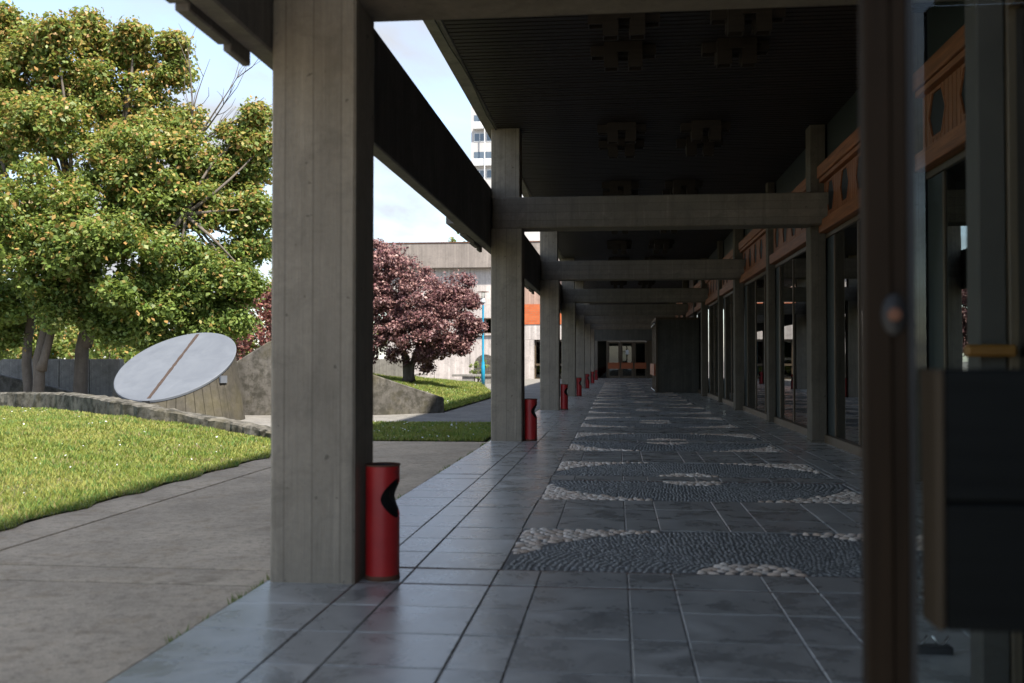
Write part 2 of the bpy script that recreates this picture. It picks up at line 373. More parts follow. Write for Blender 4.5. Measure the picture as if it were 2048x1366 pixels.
# ---------------------------------------------------------------- portico floor
fl = empty('portico_floor', kind='structure')
MB().box(-2.03, 3.6, -6, 74.3, GZ-0.2, 0.013).build('mortar_bed', M['mortar'], fl)
TZ = 0.022
CX, CR = 0.81, 1.51                     # pebble circles
BL, BR = CX-CR, CX+CR
JX = [-2.03, -1.5, -1.24, -0.72, -0.46, 0.06, 0.32, 0.84, 1.10, 1.62, 1.88, 2.40, 2.66, 3.18, 3.36]
YC = [5.87+HB*k for k in range(-1, 14)]
tiles = []
def tile_row(x_lo, x_hi, y0, y1):
    xs = [x for x in JX if x_lo+0.03 < x < x_hi-0.03]; xs = [x_lo]+xs+[x_hi]
    for a, b in zip(xs[:-1], xs[1:]): tiles.append((a, b, y0, y1))
def rows(x_lo, x_hi, y0, y1, step=0.51):
    n = max(1, round((y1-y0)/step)); h = (y1-y0)/n
    for i in range(n): tile_row(x_lo, x_hi, y0+i*h, y0+(i+1)*h)
ycur = -6.0
for i, yc in enumerate(YC):
    has_near = i >= 2           # the first ones before the camera are plain slate
    has_far = i >= 1
    a = yc-0.225-CR if has_near else yc-0.225
    rows(-2.03, 3.36, ycur, a)
    if has_near: rows(-2.03, BL-0.01, a, yc-0.225); rows(BR+0.01, 3.36, a, yc-0.225)
    tile_row(-2.03, 3.36, yc-0.20, yc+0.20)
    b = yc+0.225+CR if has_far else yc+0.225
    if has_far: rows(-2.03, BL-0.01, yc+0.225, b); rows(BR+0.01, 3.36, yc+0.225, b)
    for s_ in (-1, 1):
        if 4 < yc < 45: box('brown_joint_strip', M['rust'], fl, -1.99, 3.3, yc+s_*0.213-0.008, yc+s_*0.213+0.008, 0.0, TZ-0.003)
    ycur = b
rows(-2.03, 3.36, ycur, 74.3)
gp = 0.004; mcache = {}; rest = MB()
vis = [t for t in tiles if t[3] > 3.4]; vis.sort(key=lambda t: t[2]); near = set(vis[:300])
for t in tiles:
    w_, h_ = t[1]-t[0]-2*gp, t[3]-t[2]-2*gp; cx, cy = (t[0]+t[1])/2, (t[2]+t[3])/2
    if t in near:
        key = (round(w_, 3), round(h_, 3))
        if key not in mcache: mcache[key] = MB().box(-w_/2, w_/2, -h_/2, h_/2, 0, TZ).mesh('slate_tile', M['slate'], bevel=0.004)
        o = inst('slate_tile', mcache[key], fl, (cx, cy, random.uniform(-0.0015, 0.0015)))
        o.rotation_euler = (random.gauss(0, 0.0022), random.gauss(0, 0.0022), 0)
    else:
        rest.box(t[0]+gp, t[1]-gp, t[2]+gp, t[3]-gp, 0, TZ+random.uniform(-0.0015, 0.0015))
tag(rest.build('slate_tile_field', M['slate'], fl), kind='stuff')

# pebbles
ring = np.array([[math.cos(a), math.sin(a)] for a in np.arange(6)*math.pi/3])
PV = np.r_[np.c_[ring, np.zeros(6)], np.c_[ring*0.72, np.full(6, 0.72)], [[0, 0, 1.0]]]
PF = np.array([[i, (i+1) % 6, 6+(i+1) % 6] for i in range(6)]+[[i, 6+(i+1) % 6, 6+i] for i in range(6)]+[[6+i, 6+(i+1) % 6, 12] for i in range(6)])
def pebble_field(P, A, L, W, Hh, name, mat):
    """P positions, A angles, L/W/H sizes -> one mesh"""
    n = len(P); c, s_ = np.cos(A), np.sin(A)
    bx = PV[None, :, 0]*L[:, None]; by = PV[None, :, 1]*W[:, None]; bz = PV[None, :, 2]*Hh[:, None]
    V = np.stack([P[:, None, 0]+bx*c[:, None]-by*s_[:, None], P[:, None, 1]+bx*s_[:, None]+by*c[:, None], 0.0135+bz], -1).reshape(-1, 3)
    F = (PF[None]+(np.arange(n)*13)[:, None, None]).reshape(-1, 3)
    t = np.repeat(rng.random(n), 13); return np_mesh(name, V, F, mat, np.c_[t, t, t], True)
white = []      # (x, y, angle, L, W)
dark = [[], [], [], []]
for i, yc in enumerate(YC):
    if i == 0 or yc > 60: continue
    for half in ((1,) if i == 1 else (-1, 1)):
        yb = yc+half*0.225
        inw = lambda px, py: (px-CX)**2+(py-yb)**2
        # pale pebbles: corners outside the circle and the small centre disc
        st = 0.062 if yc < 30 else 0.09
        ny = int(CR/st)
        for r_ in range(ny):
            for c_ in range(int(2*CR/(st*1.35))):
                px = BL+0.03+(c_+0.5*(r_ % 2))*st*1.35+random.gauss(0, 0.006); py = yb+half*((r_+0.5)*st+random.gauss(0, 0.006))
                if px > BR-0.02: continue
                d = inw(px, py)
                if d > (CR+0.02)**2 or d < 0.32**2:
                    white.append((px, py, random.gauss(0, 0.5), st*0.66*random.uniform(0.8, 1.15), st*0.46*random.uniform(0.8, 1.15)))
        # dark pebbles set in radial rows
        if yc < 33:
            sp_ = 0.036 if yc < 13 else 0.05
            rr = 0.36
            while rr < CR:
                na = int(math.pi*rr/(sp_*0.95))
                for q in range(na):
                    th = (q+0.5+random.gauss(0, 0.12))*math.pi/na; r2 = rr+random.gauss(0, 0.006)
                    px, py = CX+r2*math.cos(th), yb+half*r2*math.sin(th)
                    if half*(py-yb) > 0.015: dark[0].append((px, py)); dark[1].append(math.atan2(py-yb, px-CX)+random.gauss(0, 0.25)); dark[2].append(sp_*random.uniform(0.42, 0.6)); dark[3].append(sp_*random.uniform(0.34, 0.46))
                rr += sp_*1.25
white.sort(key=lambda q: q[1])
pm = [np_mesh('pale_pebble', PV*np.array([1, 1, 1]), PF, M['pebw'], None, True) for _ in range(1)][0]
for px, py, a, L, W in white[:300]:
    o = inst('pale_pebble', pm, fl, (px, py, 0.0135), a, (L, W, random.uniform(0.015, 0.025)))
wr = np.array(white[300:])
tag(link(bpy.data.objects.new('pale_pebble_field', pebble_field(wr[:, :2], wr[:, 2], wr[:, 3], wr[:, 4], rng.uniform(0.013, 0.024, len(wr)), 'pale_pebble_field', M['pebw'])), fl), kind='stuff')
dp = np.array(dark[0]); da, dl, dw = map(np.array, dark[1:])
tag(link(bpy.data.objects.new('dark_pebble_field', pebble_field(dp, da, dl, dw, rng.uniform(0.006, 0.012, len(dp)), 'dark_pebble_field', M['pebd'])), fl), kind='stuff')
bed = MB()
for i, yc in enumerate(YC):
    if i == 0: continue
    for half in ((1,) if i == 1 else (-1, 1)):
        a, b = sorted((yc+half*0.227, yc+half*(0.225+CR-0.002)))
        bed.box(BL, BR, a, b, 0.0, 0.0155)
bed.build('pebble_bed', plain('dark_mortar', (0.16, 0.157, 0.148), 0.8, 0, 0.5, 20), fl)

# ================================================================ PORTICO BUILDING
pb = empty('portico_building', (0, 0, 0), label='long concrete portico building with columns, dark slatted ceiling and glazed wooden facade', cat='building')
CZ = 5.02
colm_low = MB().box(-0.25, 0.25, 0, 0.45, -0.02, 3.42).mesh('column', M['conc_col'], bevel=0.014)
colm_up = MB().box(-0.25, 0.21, 0.02, 0.43, 3.90, CZ+0.05).mesh('column_head', M['conc_col'], bevel=0.012)
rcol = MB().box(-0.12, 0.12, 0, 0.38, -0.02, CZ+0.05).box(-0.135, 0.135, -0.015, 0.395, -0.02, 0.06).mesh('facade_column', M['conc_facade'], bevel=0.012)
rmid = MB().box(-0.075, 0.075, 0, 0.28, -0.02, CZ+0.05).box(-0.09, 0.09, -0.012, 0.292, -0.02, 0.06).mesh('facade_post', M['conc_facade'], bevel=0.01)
XB = 3.15                                # facade column axis
for k in range(0, 7):
    y = Y0+S*k
    c = inst('column', colm_low, pb, (-1.75, y, 0)); inst('column_head', colm_up, c, (0, 0, 0))
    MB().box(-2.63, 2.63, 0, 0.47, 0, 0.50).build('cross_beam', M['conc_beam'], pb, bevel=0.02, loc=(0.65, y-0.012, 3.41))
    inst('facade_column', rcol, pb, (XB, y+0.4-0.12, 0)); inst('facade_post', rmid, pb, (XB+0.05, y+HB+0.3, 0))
# edge beam outside the columns, one length per bay, with stepped nibs beside the column
for k in range(0, 7):
    y = Y0+S*k; LB = S if k else 6.2
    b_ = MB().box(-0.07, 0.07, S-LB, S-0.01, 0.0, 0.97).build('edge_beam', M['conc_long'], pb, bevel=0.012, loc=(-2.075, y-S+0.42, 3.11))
    st = MB()
    for q, (ya, yb_, zz) in enumerate(((0.0, 0.30, -0.07), (0.30, 0.85, -0.035), (0.85, 1.6, 0.0), (1.6, 2.6, 0.035))):
        st.box(-0.05-0.03*q, 0.0, S-0.36-yb_, S-0.362-ya, zz, zz+0.2+0.03*q)
    st.build('stepped_nib', M['conc_long'], b_, bevel=0.008, loc=(-0.075, 0, 0))
# roof slab, edge strip, cable, ceiling slats
box('roof_slab', M['conc_slab'], pb, 3.4, 12, -7, -0.505, CZ+0.10, CZ+0.38)
box('roof_slab', M['conc_slab'], pb, -2.12, 12, -0.5, 75.2, CZ+0.10, CZ+0.38)
box('roof_edge_strip', M['conc_slab'], pb, -2.11, -1.90, -0.45, 74.2, CZ+0.0, CZ+0.095, 0.01)
cb = []
for i in range(90): cb.append((-1.93+0.02*math.sin(i*1.3)+0.012*math.sin(i*0.37), i*0.82, CZ-0.012-0.012*abs(math.sin(i*0.8))))
MB().tube(cb, [0.009]*len(cb), 5).build('cable', M['black'], pb)
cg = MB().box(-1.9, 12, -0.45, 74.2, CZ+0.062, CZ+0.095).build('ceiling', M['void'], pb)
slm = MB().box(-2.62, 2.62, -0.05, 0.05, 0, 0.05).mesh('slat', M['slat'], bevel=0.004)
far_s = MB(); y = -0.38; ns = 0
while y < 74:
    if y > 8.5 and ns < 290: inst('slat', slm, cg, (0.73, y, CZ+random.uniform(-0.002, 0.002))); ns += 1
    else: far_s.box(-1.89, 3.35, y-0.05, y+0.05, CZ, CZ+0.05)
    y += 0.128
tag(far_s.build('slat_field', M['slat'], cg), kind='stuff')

# wooden frieze with hexagonal openings, glazing below, dark clerestory above
HW, HH = 0.29, 0.245; ZH = 3.825
def hex_half(u):     # half height of the opening at offset u from its centre
    u = abs(u)
    if u >= HW: return 0.0
    return HH if u <= HW*0.55 else HH*(HW-u)/(HW*0.45)
def frieze(ya, yb_, detailed):
    fr = empty('frieze'); fr.parent = pb
    box('bottom_rail', M['wood'], fr, XB-0.0, XB+0.16, ya, yb_, 3.30, 3.49, 0.008)
    box('top_rail', M['wood'], fr, XB-0.02, XB+0.16, ya, yb_, 4.16, 4.35, 0.008)
    box('rail_lip', M['wood'], fr, XB+0.01, XB+0.15, ya, yb_, 4.09, 4.155, 0.006)
    n = max(1, round((yb_-ya)/1.0)); pit = (yb_-ya)/n; PW = pit/8
    cs = [ya+(i+0.5)*pit for i in range(n)]
    far = MB()
    for i in range(n*8):
        a, b = ya+i*PW+0.008, ya+(i+1)*PW-0.008; c = min(cs, key=lambda q: abs(q-(a+b)/2))
        brk = sorted({a, b, *[q for q in (c-HW, c-HW*0.55, c+HW*0.55, c+HW) if a < q < b]})
        for sgn in (1, -1):
            edge_ = [(q, ZH+sgn*hex_half(q-c)) for q in brk]
            outz = 4.085 if sgn > 0 else 3.495
            poly = edge_+[(b, outz), (a, outz)]
            tgt = MB() if detailed else far
            tgt.prism(poly, lambda u, v, t: (XB+0.085+t, u-ya, v-3.3), 0.012)
            if detailed: tgt.build('plank', M['woodz'], fr, loc=(0, ya, 3.3))
    if not detailed: tag(far.build('plank_field', M['woodz'], fr, loc=(0, ya, 3.3)), kind='stuff')
    for c in cs:
        out = [(-HW, 0), (-HW*0.55, HH), (HW*0.55, HH), (HW, 0), (HW*0.55, -HH), (-HW*0.55, -HH)]
        m_ = MB()
        for j in range(6):
            (u0, v0), (u1, v1) = out[j], out[(j+1) % 6]; k1 = 0.90
            m_.prism([(u0, v0), (u1, v1), (u1*k1, v1*k1), (u0*k1, v0*k1)], lambda u, v, t: (XB+0.079+t, u, v), 0.019)
        m_.build('hexagon_frame', M['woodz'], fr, loc=(0, c, ZH))
    box('hexagon_backing', M['black'], fr, XB+0.0985, XB+0.115, ya+0.01, yb_-0.01, 3.495, 4.085)
def glazing(ya, yb_):
    gz = empty('glazing'); gz.parent = pb; XG = XB+0.14
    box('sill_rail', M['bronze'], gz, XG-0.07, XG+0.05, ya, yb_, 0.0, 0.15, 0.008)
    box('head_rail', M['bronze'], gz, XG-0.03, XG+0.05, ya, yb_, 3.22, 3.295, 0.006)
    box('dark_panel', M['panel'], gz, XG-0.01, XG+0.03, yb_-0.50, yb_-0.01, 0.155, 3.215)
    ms = [yb_-0.52-1.5*i for i in range(4)]; ms = [m for m in ms if m > ya+0.2]
    for m in ms: box('mullion', M['bronze'], gz, XG-0.018, XG+0.03, m-0.028, m+0.028, 0.155, 3.215, 0.005)
    ed = [yb_-0.52]+ms[1:]+[ya]
    for b, a in zip(ed[:-1], ed[1:]): box('glass_pane', M['glass'], gz, XG, XG+0.008, a+0.03, b-0.03, 0.155, 3.215)
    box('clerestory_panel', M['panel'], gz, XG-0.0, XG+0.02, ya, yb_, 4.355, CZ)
for k in range(-1, 13):
    ya = Y0+0.28+HB*k; yb_ = ya+HB
    wl = 0.30
    ya2, yb2 = ya+wl+0.02, yb_-0.02
    if yb2 < 1: continue
    frieze(ya2, yb2, 6 < ya2 < 26)
    glazing(ya2, yb2)
# interior behind the glass
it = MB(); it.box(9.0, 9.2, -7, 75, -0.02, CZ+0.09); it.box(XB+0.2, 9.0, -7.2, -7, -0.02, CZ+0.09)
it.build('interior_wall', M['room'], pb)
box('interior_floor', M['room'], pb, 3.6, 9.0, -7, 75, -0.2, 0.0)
# end wall with doors
EY = 74.0
box('end_wall_header', M['conc_dark'], pb, -2.0, 3.3, EY, EY+0.3, 2.80, CZ)
box('end_wall_pier', M['conc_col'], pb, -2.0, -1.45, EY, EY+0.3, 0, 2.795)
box('end_wall_pier', M['bronze'], pb, 2.25, 3.3, EY+0.03, EY+0.3, 0, 2.795)
box('side_light', M['darkglass'], pb, -1.42, -0.78, EY+0.1, EY+0.12, 0.1, 2.78)
box('side_light_frame', M['bronze'], pb, -1.445, -1.425, EY+0.02, EY+0.2, 0, 2.79)
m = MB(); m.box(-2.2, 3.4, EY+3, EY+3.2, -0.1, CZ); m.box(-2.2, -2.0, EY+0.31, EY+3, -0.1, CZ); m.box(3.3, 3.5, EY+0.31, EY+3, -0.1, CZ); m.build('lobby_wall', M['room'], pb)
def door_leaf(parent, x0, x1, y, plate_mat, z1=2.72):
    d = empty('door'); d.parent = parent
    sw = 0.13
    box('stile', M['bronze'], d, x0, x0+sw, y, y+0.06, 0.02, z1, 0.006); box('stile', M['bronze'], d, x1-sw, x1, y, y+0.06, 0.02, z1, 0.006)
    box('rail', M['bronze'], d, x0+sw, x1-sw, y+0.002, y+0.058, z1-0.12, z1-0.002); box('rail', M['bronze'], d, x0+sw, x1-sw, y+0.002, y+0.058, 0.022, 0.2)
    box('glass_pane', M['darkglass'], d, x0+sw, x1-sw, y+0.025, y+0.033, 0.2, z1-0.12)
    box('push_plate', plate_mat, d, x0+0.03, x1-0.03, y-0.075, y-0.01, 0.72, 1.17, 0.008)
    for zz in (0.08, z1-0.07): MB().lathe([(0.02, 0), (0.035, 0.012), (0.035, 0.05), (0.015, 0.07)], n=10).build('pivot_knob', M['chrome'], d, True, loc=(x1-0.03, y-0.05, zz))
    return d
for i in range(3):
    door_leaf(pb, -0.70+i*0.98, 0.22+i*0.98, EY+0.05, M['plate'])
    box('door_post', M['bronze'], pb, -0.775+i*0.98, -0.715+i*0.98, EY+0.0, EY+0.2, 0, 2.79)
box('door_post', M['bronze'], pb, 2.17, 2.245, EY, EY+0.2, 0, 2.79)
MB().box(-0.11, 0.11, 0, 0.004, -0.16, 0.16).build('door_notice', M['white'], pb, loc=(0.75, EY+0.07, 1.95))

# ---------------------------------------------------------------- far vestibule jutting out from the facade
ve = empty('entrance_vestibule', (1.57, 40.6, 0), label='dark boxy entrance vestibule jutting from the glazed facade, with a row of side doors', cat='vestibule')
def vloc(o): o.location = Vector(o.location)-ve.location; return o
VX0, VY0, VY1, VZ = 1.57, 40.5, 45.2, 2.95
vloc(box('end_panel', M['conc_dark'], ve, VX0+0.06, 3.27, VY0, VY0+0.1, 0.03, VZ)); vloc(box('end_panel', M['conc_dark'], ve, VX0+0.06, 3.27, VY1, VY1+0.1, 0.03, VZ))
vloc(box('roof_panel', M['bronze'], ve, VX0-0.02, 3.27, VY0-0.02, VY1+0.12, VZ+0.002, VZ+0.1)); vloc(box('corner_post', M['bronze'], ve, VX0-0.02, VX0+0.055, VY0-0.02, VY0+0.12, 0, VZ))
for i in range(4):
    ya = VY0+0.16+i*1.15; yb_ = ya+1.05
    d = empty('door'); d.parent = ve
    for n_, mt, a in (('stile', 'bronze', (0, 0.05, ya, ya+0.12, 0.02, 2.85)), ('stile', 'bronze', (0, 0.05, yb_-0.12, yb_, 0.02, 2.85)), ('glass_pane', 'darkglass', (0.02, 0.03, ya+0.12, yb_-0.12, 0.1, 2.8)), ('push_plate', 'plate', (-0.09, -0.01, ya+0.04, yb_-0.04, 0.70, 1.18))):
        o = box(n_, M[mt], d, VX0+a[0], VX0+a[1], *a[2:]); o.location = Vector(o.location)-ve.location
    for zz in (0.06, 2.76):
        o = MB().lathe([(0.02, 0), (0.04, 0.01), (0.04, 0.06), (0.015, 0.08)], n=10).build('pivot_knob', M['chrome'], d, True, loc=(VX0-0.05, ya+0.06, zz)); o.location = Vector(o.location)-ve.location

# ---------------------------------------------------------------- near vestibule and its open door
nv = empty('door_frame', (1.4, 3.9, 0), label='grey post and tan door frame with a glass side pane next to the open door', cat='door frame')
def nloc(o): o.location = Vector(o.location)-nv.location; return o
nloc(box('corner_post', plain('dark_post', (0.055, 0.047, 0.037), 0.7, 0, 0.5, 5), nv, 1.335, 1.435, 3.85, 3.98, 0, 3.4, 0.006)); nloc(box('jamb', M['bronze'], nv, 1.44, 1.50, 3.84, 3.97, 0, 3.4, 0.004))
nloc(box('glass_pane', M['glass'], nv, 1.47, 1.478, 2.6, 3.835, 0.12, 2.6)); nloc(box('sill_rail', M['bronze'], nv, 1.44, 1.51, 2.6, 3.835, 0, 0.115)); nloc(box('head_rail', M['bronze'], nv, 1.44, 1.51, 2.6, 3.835, 2.61, 2.75))
nloc(box('pull_handle', M['yellow'], nv, 1.275, 1.455, 3.80, 3.845, 1.315, 1.36, 0.01))
od = empty('open_door', (0.48, 2.0, 0), label='open glass door leaf with dark brown stile and wide push plate standing across the walkway', cat='door')
def oloc(o): o.location = Vector(o.location)-od.location; return o
OY = 2.0
oloc(box('stile', M['stile'], od, 0.482, 0.532, OY, OY+0.05, 0.01, 2.75, 0.004)); oloc(box('stile_inner', M['stile'], od, 0.534, 0.566, OY+0.012, OY+0.042, 0.01, 2.748, 0.003))
oloc(box('gasket', M['black'], od, 0.567, 0.580, OY+0.015, OY+0.037, 0.12, 2.66)); oloc(box('stile', M['stile'], od, 1.40, 1.48, OY, OY+0.05, 0.01, 2.75, 0.004))
oloc(box('rail', M['stile'], od, 0.567, 1.399, OY+0.002, OY+0.048, 2.665, 2.748)); oloc(box('rail', M['stile'], od, 0.567, 1.399, OY+0.002, OY+0.048, 0.012, 0.118))
oloc(box('glass_pane', M['clear'], od, 0.58, 1.40, OY+0.022, OY+0.030, 0.12, 2.66))
oloc(box('push_plate', M['plate_backlit'], od, 0.605, 1.36, OY-0.075, OY-0.02, 0.80, 1.035, 0.006)); oloc(box('push_plate', M['plate_backlit'], od, 0.605, 1.36, OY-0.075, OY-0.02, 1.038, 1.285, 0.006))
oloc(box('plate_edge', M['plate_edge'], od, 0.589, 0.604, OY-0.078, OY+0.02, 0.80, 1.285, 0.004))
lk = MB().lathe([(0.013, 0), (0.013, 0.012), (0.007, 0.014)], n=14).build('lock_cylinder', M['rust'], od, True); lk.rotation_euler = (R(90), 0, 0); lk.location = (0.055, 0.0, 1.39)
lk2 = MB().lathe([(0.024, 0), (0.024, 0.006)], n=16).build('lock_rose', M['black'], od, True); lk2.rotation_euler = (R(90), 0, 0); lk2.location = (0.055, 0.001, 1.39); lk2.scale = (1, 1.7, 1)
st_ = empty('door_stop', (1.36, 4.55, TZ), label='small black floor door stop with two chrome spring loops below the push plate', cat='door stop')
MB().box(-0.09, 0.09, -0.03, 0.03, 0, 0.035).build('stop_bar', M['black'], st_, bevel=0.005)
for q in (-0.045, 0.045): MB().tube([(q-0.035, 0, 0.075), (q-0.012, 0, 0.038), (q+0.012, 0, 0.038), (q+0.035, 0, 0.075)], [0.006]*4, 6).build('spring_loop', M['chrome'], st_, True)

# ================================================================ CEILING LUMINAIRES
def luminaire_parts():
    bx = 0.165; d = {}
    low = []
    def shell(x, y, z0, z1):
        m = MB(); t = 0.012; h = bx/2
        m.box(x-h, x+h, y-h, y-h+t, z0, z1).box(x-h, x+h, y+h-t, y+h, z0, z1).box(x-h, x-h+t, y-h+t, y+h-t, z0, z1).box(x+h-t, x+h, y-h+t, y+h-t, z0, z1)
        m.box(x-h+t, x+h-t, y-h+t, y+h-t, z1-0.02, z1-0.01); return m
    for x in (-0.14, 0.14): low += [shell(x, -0.09, -0.30, 0.0), shell(x, 0.10, -0.22, 0.0)]
    for x, y in ((-0.30, 0.06), (0.0, 0.10), (0.30, 0.06), (0.0, -0.10)): low.append(shell(x, y, -0.12, 0.0))
    return low
lum0 = None
ORD = 'first second third fourth fifth sixth seventh eighth ninth tenth eleventh twelfth thirteenth fourteenth fifteenth sixteenth'.split(); nrow = 0
for k in range(1, 9):
    for dyy in (-0.58, 0.55):
        nrow += 1
        for x in (0.08, 1.38):
            y = 11.2+HB*(k-1)+dyy
            lab = 'dark wooden box-cluster ceiling lamp on the %s side, %s row from the open door' % ('courtyard' if x < 1 else 'glazed facade', ORD[nrow-1])
            if lum0 is None:
                lum0 = empty('ceiling_luminaire', (x, y, CZ-0.004), label=lab, cat='ceiling lamp', group='box cluster lamps under the portico ceiling')
                for m in luminaire_parts(): m.build('lamp_box', M['lampbox'], lum0)
            else:
                o = copy_tree(lum0); o.location = (x, y, CZ-0.004); o['label'] = lab

# ================================================================ RED BINS
def make_bin():
    b = empty('litter_bin', (-1.375, Y0+0.17, TZ), label='slim red litter bin with round cut-out beside the first column from the open door', cat='litter bin', group='red litter bins beside the columns')
    rO, rI, hB = 0.1, 0.092, 0.665
    bm = bmesh.new(); n = 72
    prof = [(rO, 0.02), (rO, hB), (rI, hB), (rI, 0.04)]
    rings = [[bm.verts.new((r*math.cos(2*math.pi*j/n), r*math.sin(2*math.pi*j/n), z)) for j in range(n)] for r, z in prof]
    for i in range(3):
        for j in range(n): bm.faces.new((rings[i][j], rings[i][(j+1) % n], rings[i+1][(j+1) % n], rings[i+1][j]))
    bm.faces.new(rings[3]); bm.faces.new(rings[0][::-1])
    bmesh.ops.recalc_face_normals(bm, faces=bm.faces)
    me = bpy.data.meshes.new('body'); bm.to_mesh(me); bm.free(); me.materials.append(M['red'])
    body = bpy.data.objects.new('body', me); link(body, b)
    cu = MB(); pts = [(0.11*math.cos(2*math.pi*j/32), 0.11*math.sin(2*math.pi*j/32)) for j in range(32)]
    pts = [(u*0.86, v*1.04) for u, v in pts]; cu.prism(pts, lambda u, v, t: (t, u, 0.475+v), 0.3)
    cut = cu.build('cutter', M['red'], b); cut.rotation_euler[2] = R(-13)
    md = body.modifiers.new('cut', 'BOOLEAN'); md.object = cut; md.operation = 'DIFFERENCE'; md.solver = 'EXACT'
    bpy.context.view_layer.update(); dg = bpy.context.evaluated_depsgraph_get()
    nm = bpy.data.meshes.new_from_object(body.evaluated_get(dg)); body.modifiers.clear(); body.data = nm
    bpy.data.objects.remove(cut, do_unlink=True)
    if not nm.materials: nm.materials.append(M['red'])
    nm.materials.append(M['black'])  # inner faces blackened, painting the shade inside the cut-out
    for p in nm.polygons:
        p.use_smooth = False; c_ = p.center; inward = p.normal.x*c_.x+p.normal.y*c_.y < -0.02
        if (inward and math.hypot(c_.x, c_.y) < 0.0955) or (c_.z < 0.06 and p.normal.z > 0.5): p.material_index = 1
    MB().lathe([(0.101, 0), (0.1025, 0.003), (0.1025, 0.026), (0.101, 0.029)], n=32).build('base_ring', M['rust'], b, True)
    rim = MB(); rr = [(0.1*math.cos(2*math.pi*j/32), 0.1*math.sin(2*math.pi*j/32), 0.667) for j in range(33)]
    rim.tube(rr, [0.006]*33, 6); rim.build('rim', M['rust'], b, True)
    return b
bin0 = make_bin()
for k in range(1, 7):
    o = copy_tree(bin0); o.location = (-1.375, Y0+S*k+0.17, TZ); o.rotation_euler[2] = random.gauss(0, 0.12); o['label'] = 'slim red litter bin with round cut-out beside the %s column from the open door' % ORD[k]

# ================================================================ COURTYARD: walls and sundial drum
def strip_wall(name, base, tops, thick, mat, jitter=0.0, sub=8, **tg):
    """wall along a ground line; base: (x,y) points, tops: heights; thickness to the far side"""
    B = [Vector((p[0], p[1], 0)) for p in base]; P = []; T = []
    for i in range(len(B)-1):
        for q in range(sub):
            t = q/sub; P.append(B[i].lerp(B[i+1], t)); T.append(tops[i]*(1-t)+tops[i+1]*t)
    P.append(B[-1]); T.append(tops[-1])
    m = MB(); n = len(P)
    for i, p in enumerate(P):
        d = (P[min(i+1, n-1)]-P[max(i-1, 0)]).normalized(); nr = Vector((-d.y, d.x, 0))
        if nr.dot(p) < 0: nr = -nr            # away from the camera
        j = lambda a: random.gauss(0, jitter)*a
        h = T[i]
        for off, z in ((0, GZ-0.05), (0.0+j(1), h*0.5), (0.0+j(1), h-0.03+j(.5)), (0.03, h+j(.6)), (thick-0.03, h+j(.6)), (thick, h-0.03), (thick, GZ-0.05)):
            m.v.append(tuple(p+nr*off+Vector((0, 0, z))))
    for i in range(n-1):
        for q in range(6): m.f.append((i*7+q, i*7+q+1, (i+1)*7+q+1, (i+1)*7+q))
    m.f.append(tuple(range(7))); m.f.append(tuple((n-1)*7+q for q in range(7))[::-1])
    o = m.build(name, mat); tag(o, **tg); return o
kpx = [(-130, 816, 783), (0, 817, 785), (60, 819, 785), (117, 822, 786), (176, 829, 793), (220, 834, 800), (293, 843, 814), (365, 852, 827), (439, 863, 840), (490, 871, 851), (533, 879, 861), (600, 891, 878)]
kz = [0.32*min(1, max(0, (600-x)/350)) for x, y, t in kpx]; kb = [G(x, y, z) for (x, y, t), z in zip(kpx, kz)]; kt = [float(atY(x, t, b[1])[2]) for (x, y, t), b in zip(kpx, kb)]
strip_wall('kerb_wall', kb, kt, 0.34, M['conc_kerb'], 0.012, 8, label='low curving mossy concrete kerb wall bordering the lawn', cat='kerb wall')
wpx = [(420, 838, -0.12, 752), (472, 838, -0.12, 723), (533, 838, -0.12, 685), (575, 836, -0.1, 668), (660, 832, -0.04, 715), (750, 828, 0, 750), (888, 823, 0, 795)]
wb = [G(x, y, z) for x, y, z, t in wpx]
strip_wall('wedge_wall', wb, [float(atY(q[0], q[3], b[1])[2]) for q, b in zip(wpx, wb)], 0.3, M['conc_old'], 0.004, 8, label='dark weathered concrete wall sloping down to a low end beside the grass mound', cat='wall')

dc = atY(352, 800, 21.6); DC = Vector((dc[0], dc[1], 0))
dr = empty('sundial_drum', DC, label='slanted concrete drum with a pale tilted disc and rusty line across it', cat='sculpture')
A_, B_, Z_ = 0.06, 0.58, 1.16
m = MB(); NBD = 44; prof = []
for j in range(NBD):
    a0 = 2*math.pi*j/NBD; a1 = 2*math.pi*(j+1)/NBD
    for f_, dr_ in ((0.0, -0.018), (0.05, 0.0), (0.95, 0.0), (0.995, -0.018)): prof.append((a0+(a1-a0)*f_, dr_+random.gauss(0, 0.002)))
n = len(prof)
for a, d_ in prof: m.v.append(((1.52+d_)*math.cos(a), (1.52+d_)*math.sin(a), GZ-0.02))
for a, d_ in prof:
    x, y = (1.28+d_)*math.cos(a), (1.28+d_)*math.sin(a); m.v.append((x, y, Z_+A_*x+B_*y))
for j in range(n): m.f.append((j, (j+1) % n, n+(j+1) % n, n+j))
m.f.append(tuple(range(n, 2*n))); m.build('drum', M['conc_drum'], dr)
m = MB(); k = 64
for zz, rr in ((0.0, 1.30), (0.05, 1.31), (0.06, 1.29)):
    for j in range(k):
        a = 2*math.pi*j/k; x, y = rr*math.cos(a), rr*math.sin(a); m.v.append((x, y, Z_+A_*x+B_*y+zz+0.004))
for i in range(2):
    for j in range(k): m.f.append((i*k+j, i*k+(j+1) % k, (i+1)*k+(j+1) % k, (i+1)*k+j))
m.f.append(tuple(range(2*k, 3*k))); m.f.append(tuple(range(k))[::-1]); disc = m.build('disc', M['disc'], dr)
m = MB(); zt = lambda x, y: Z_+A_*x+B_*y+0.066
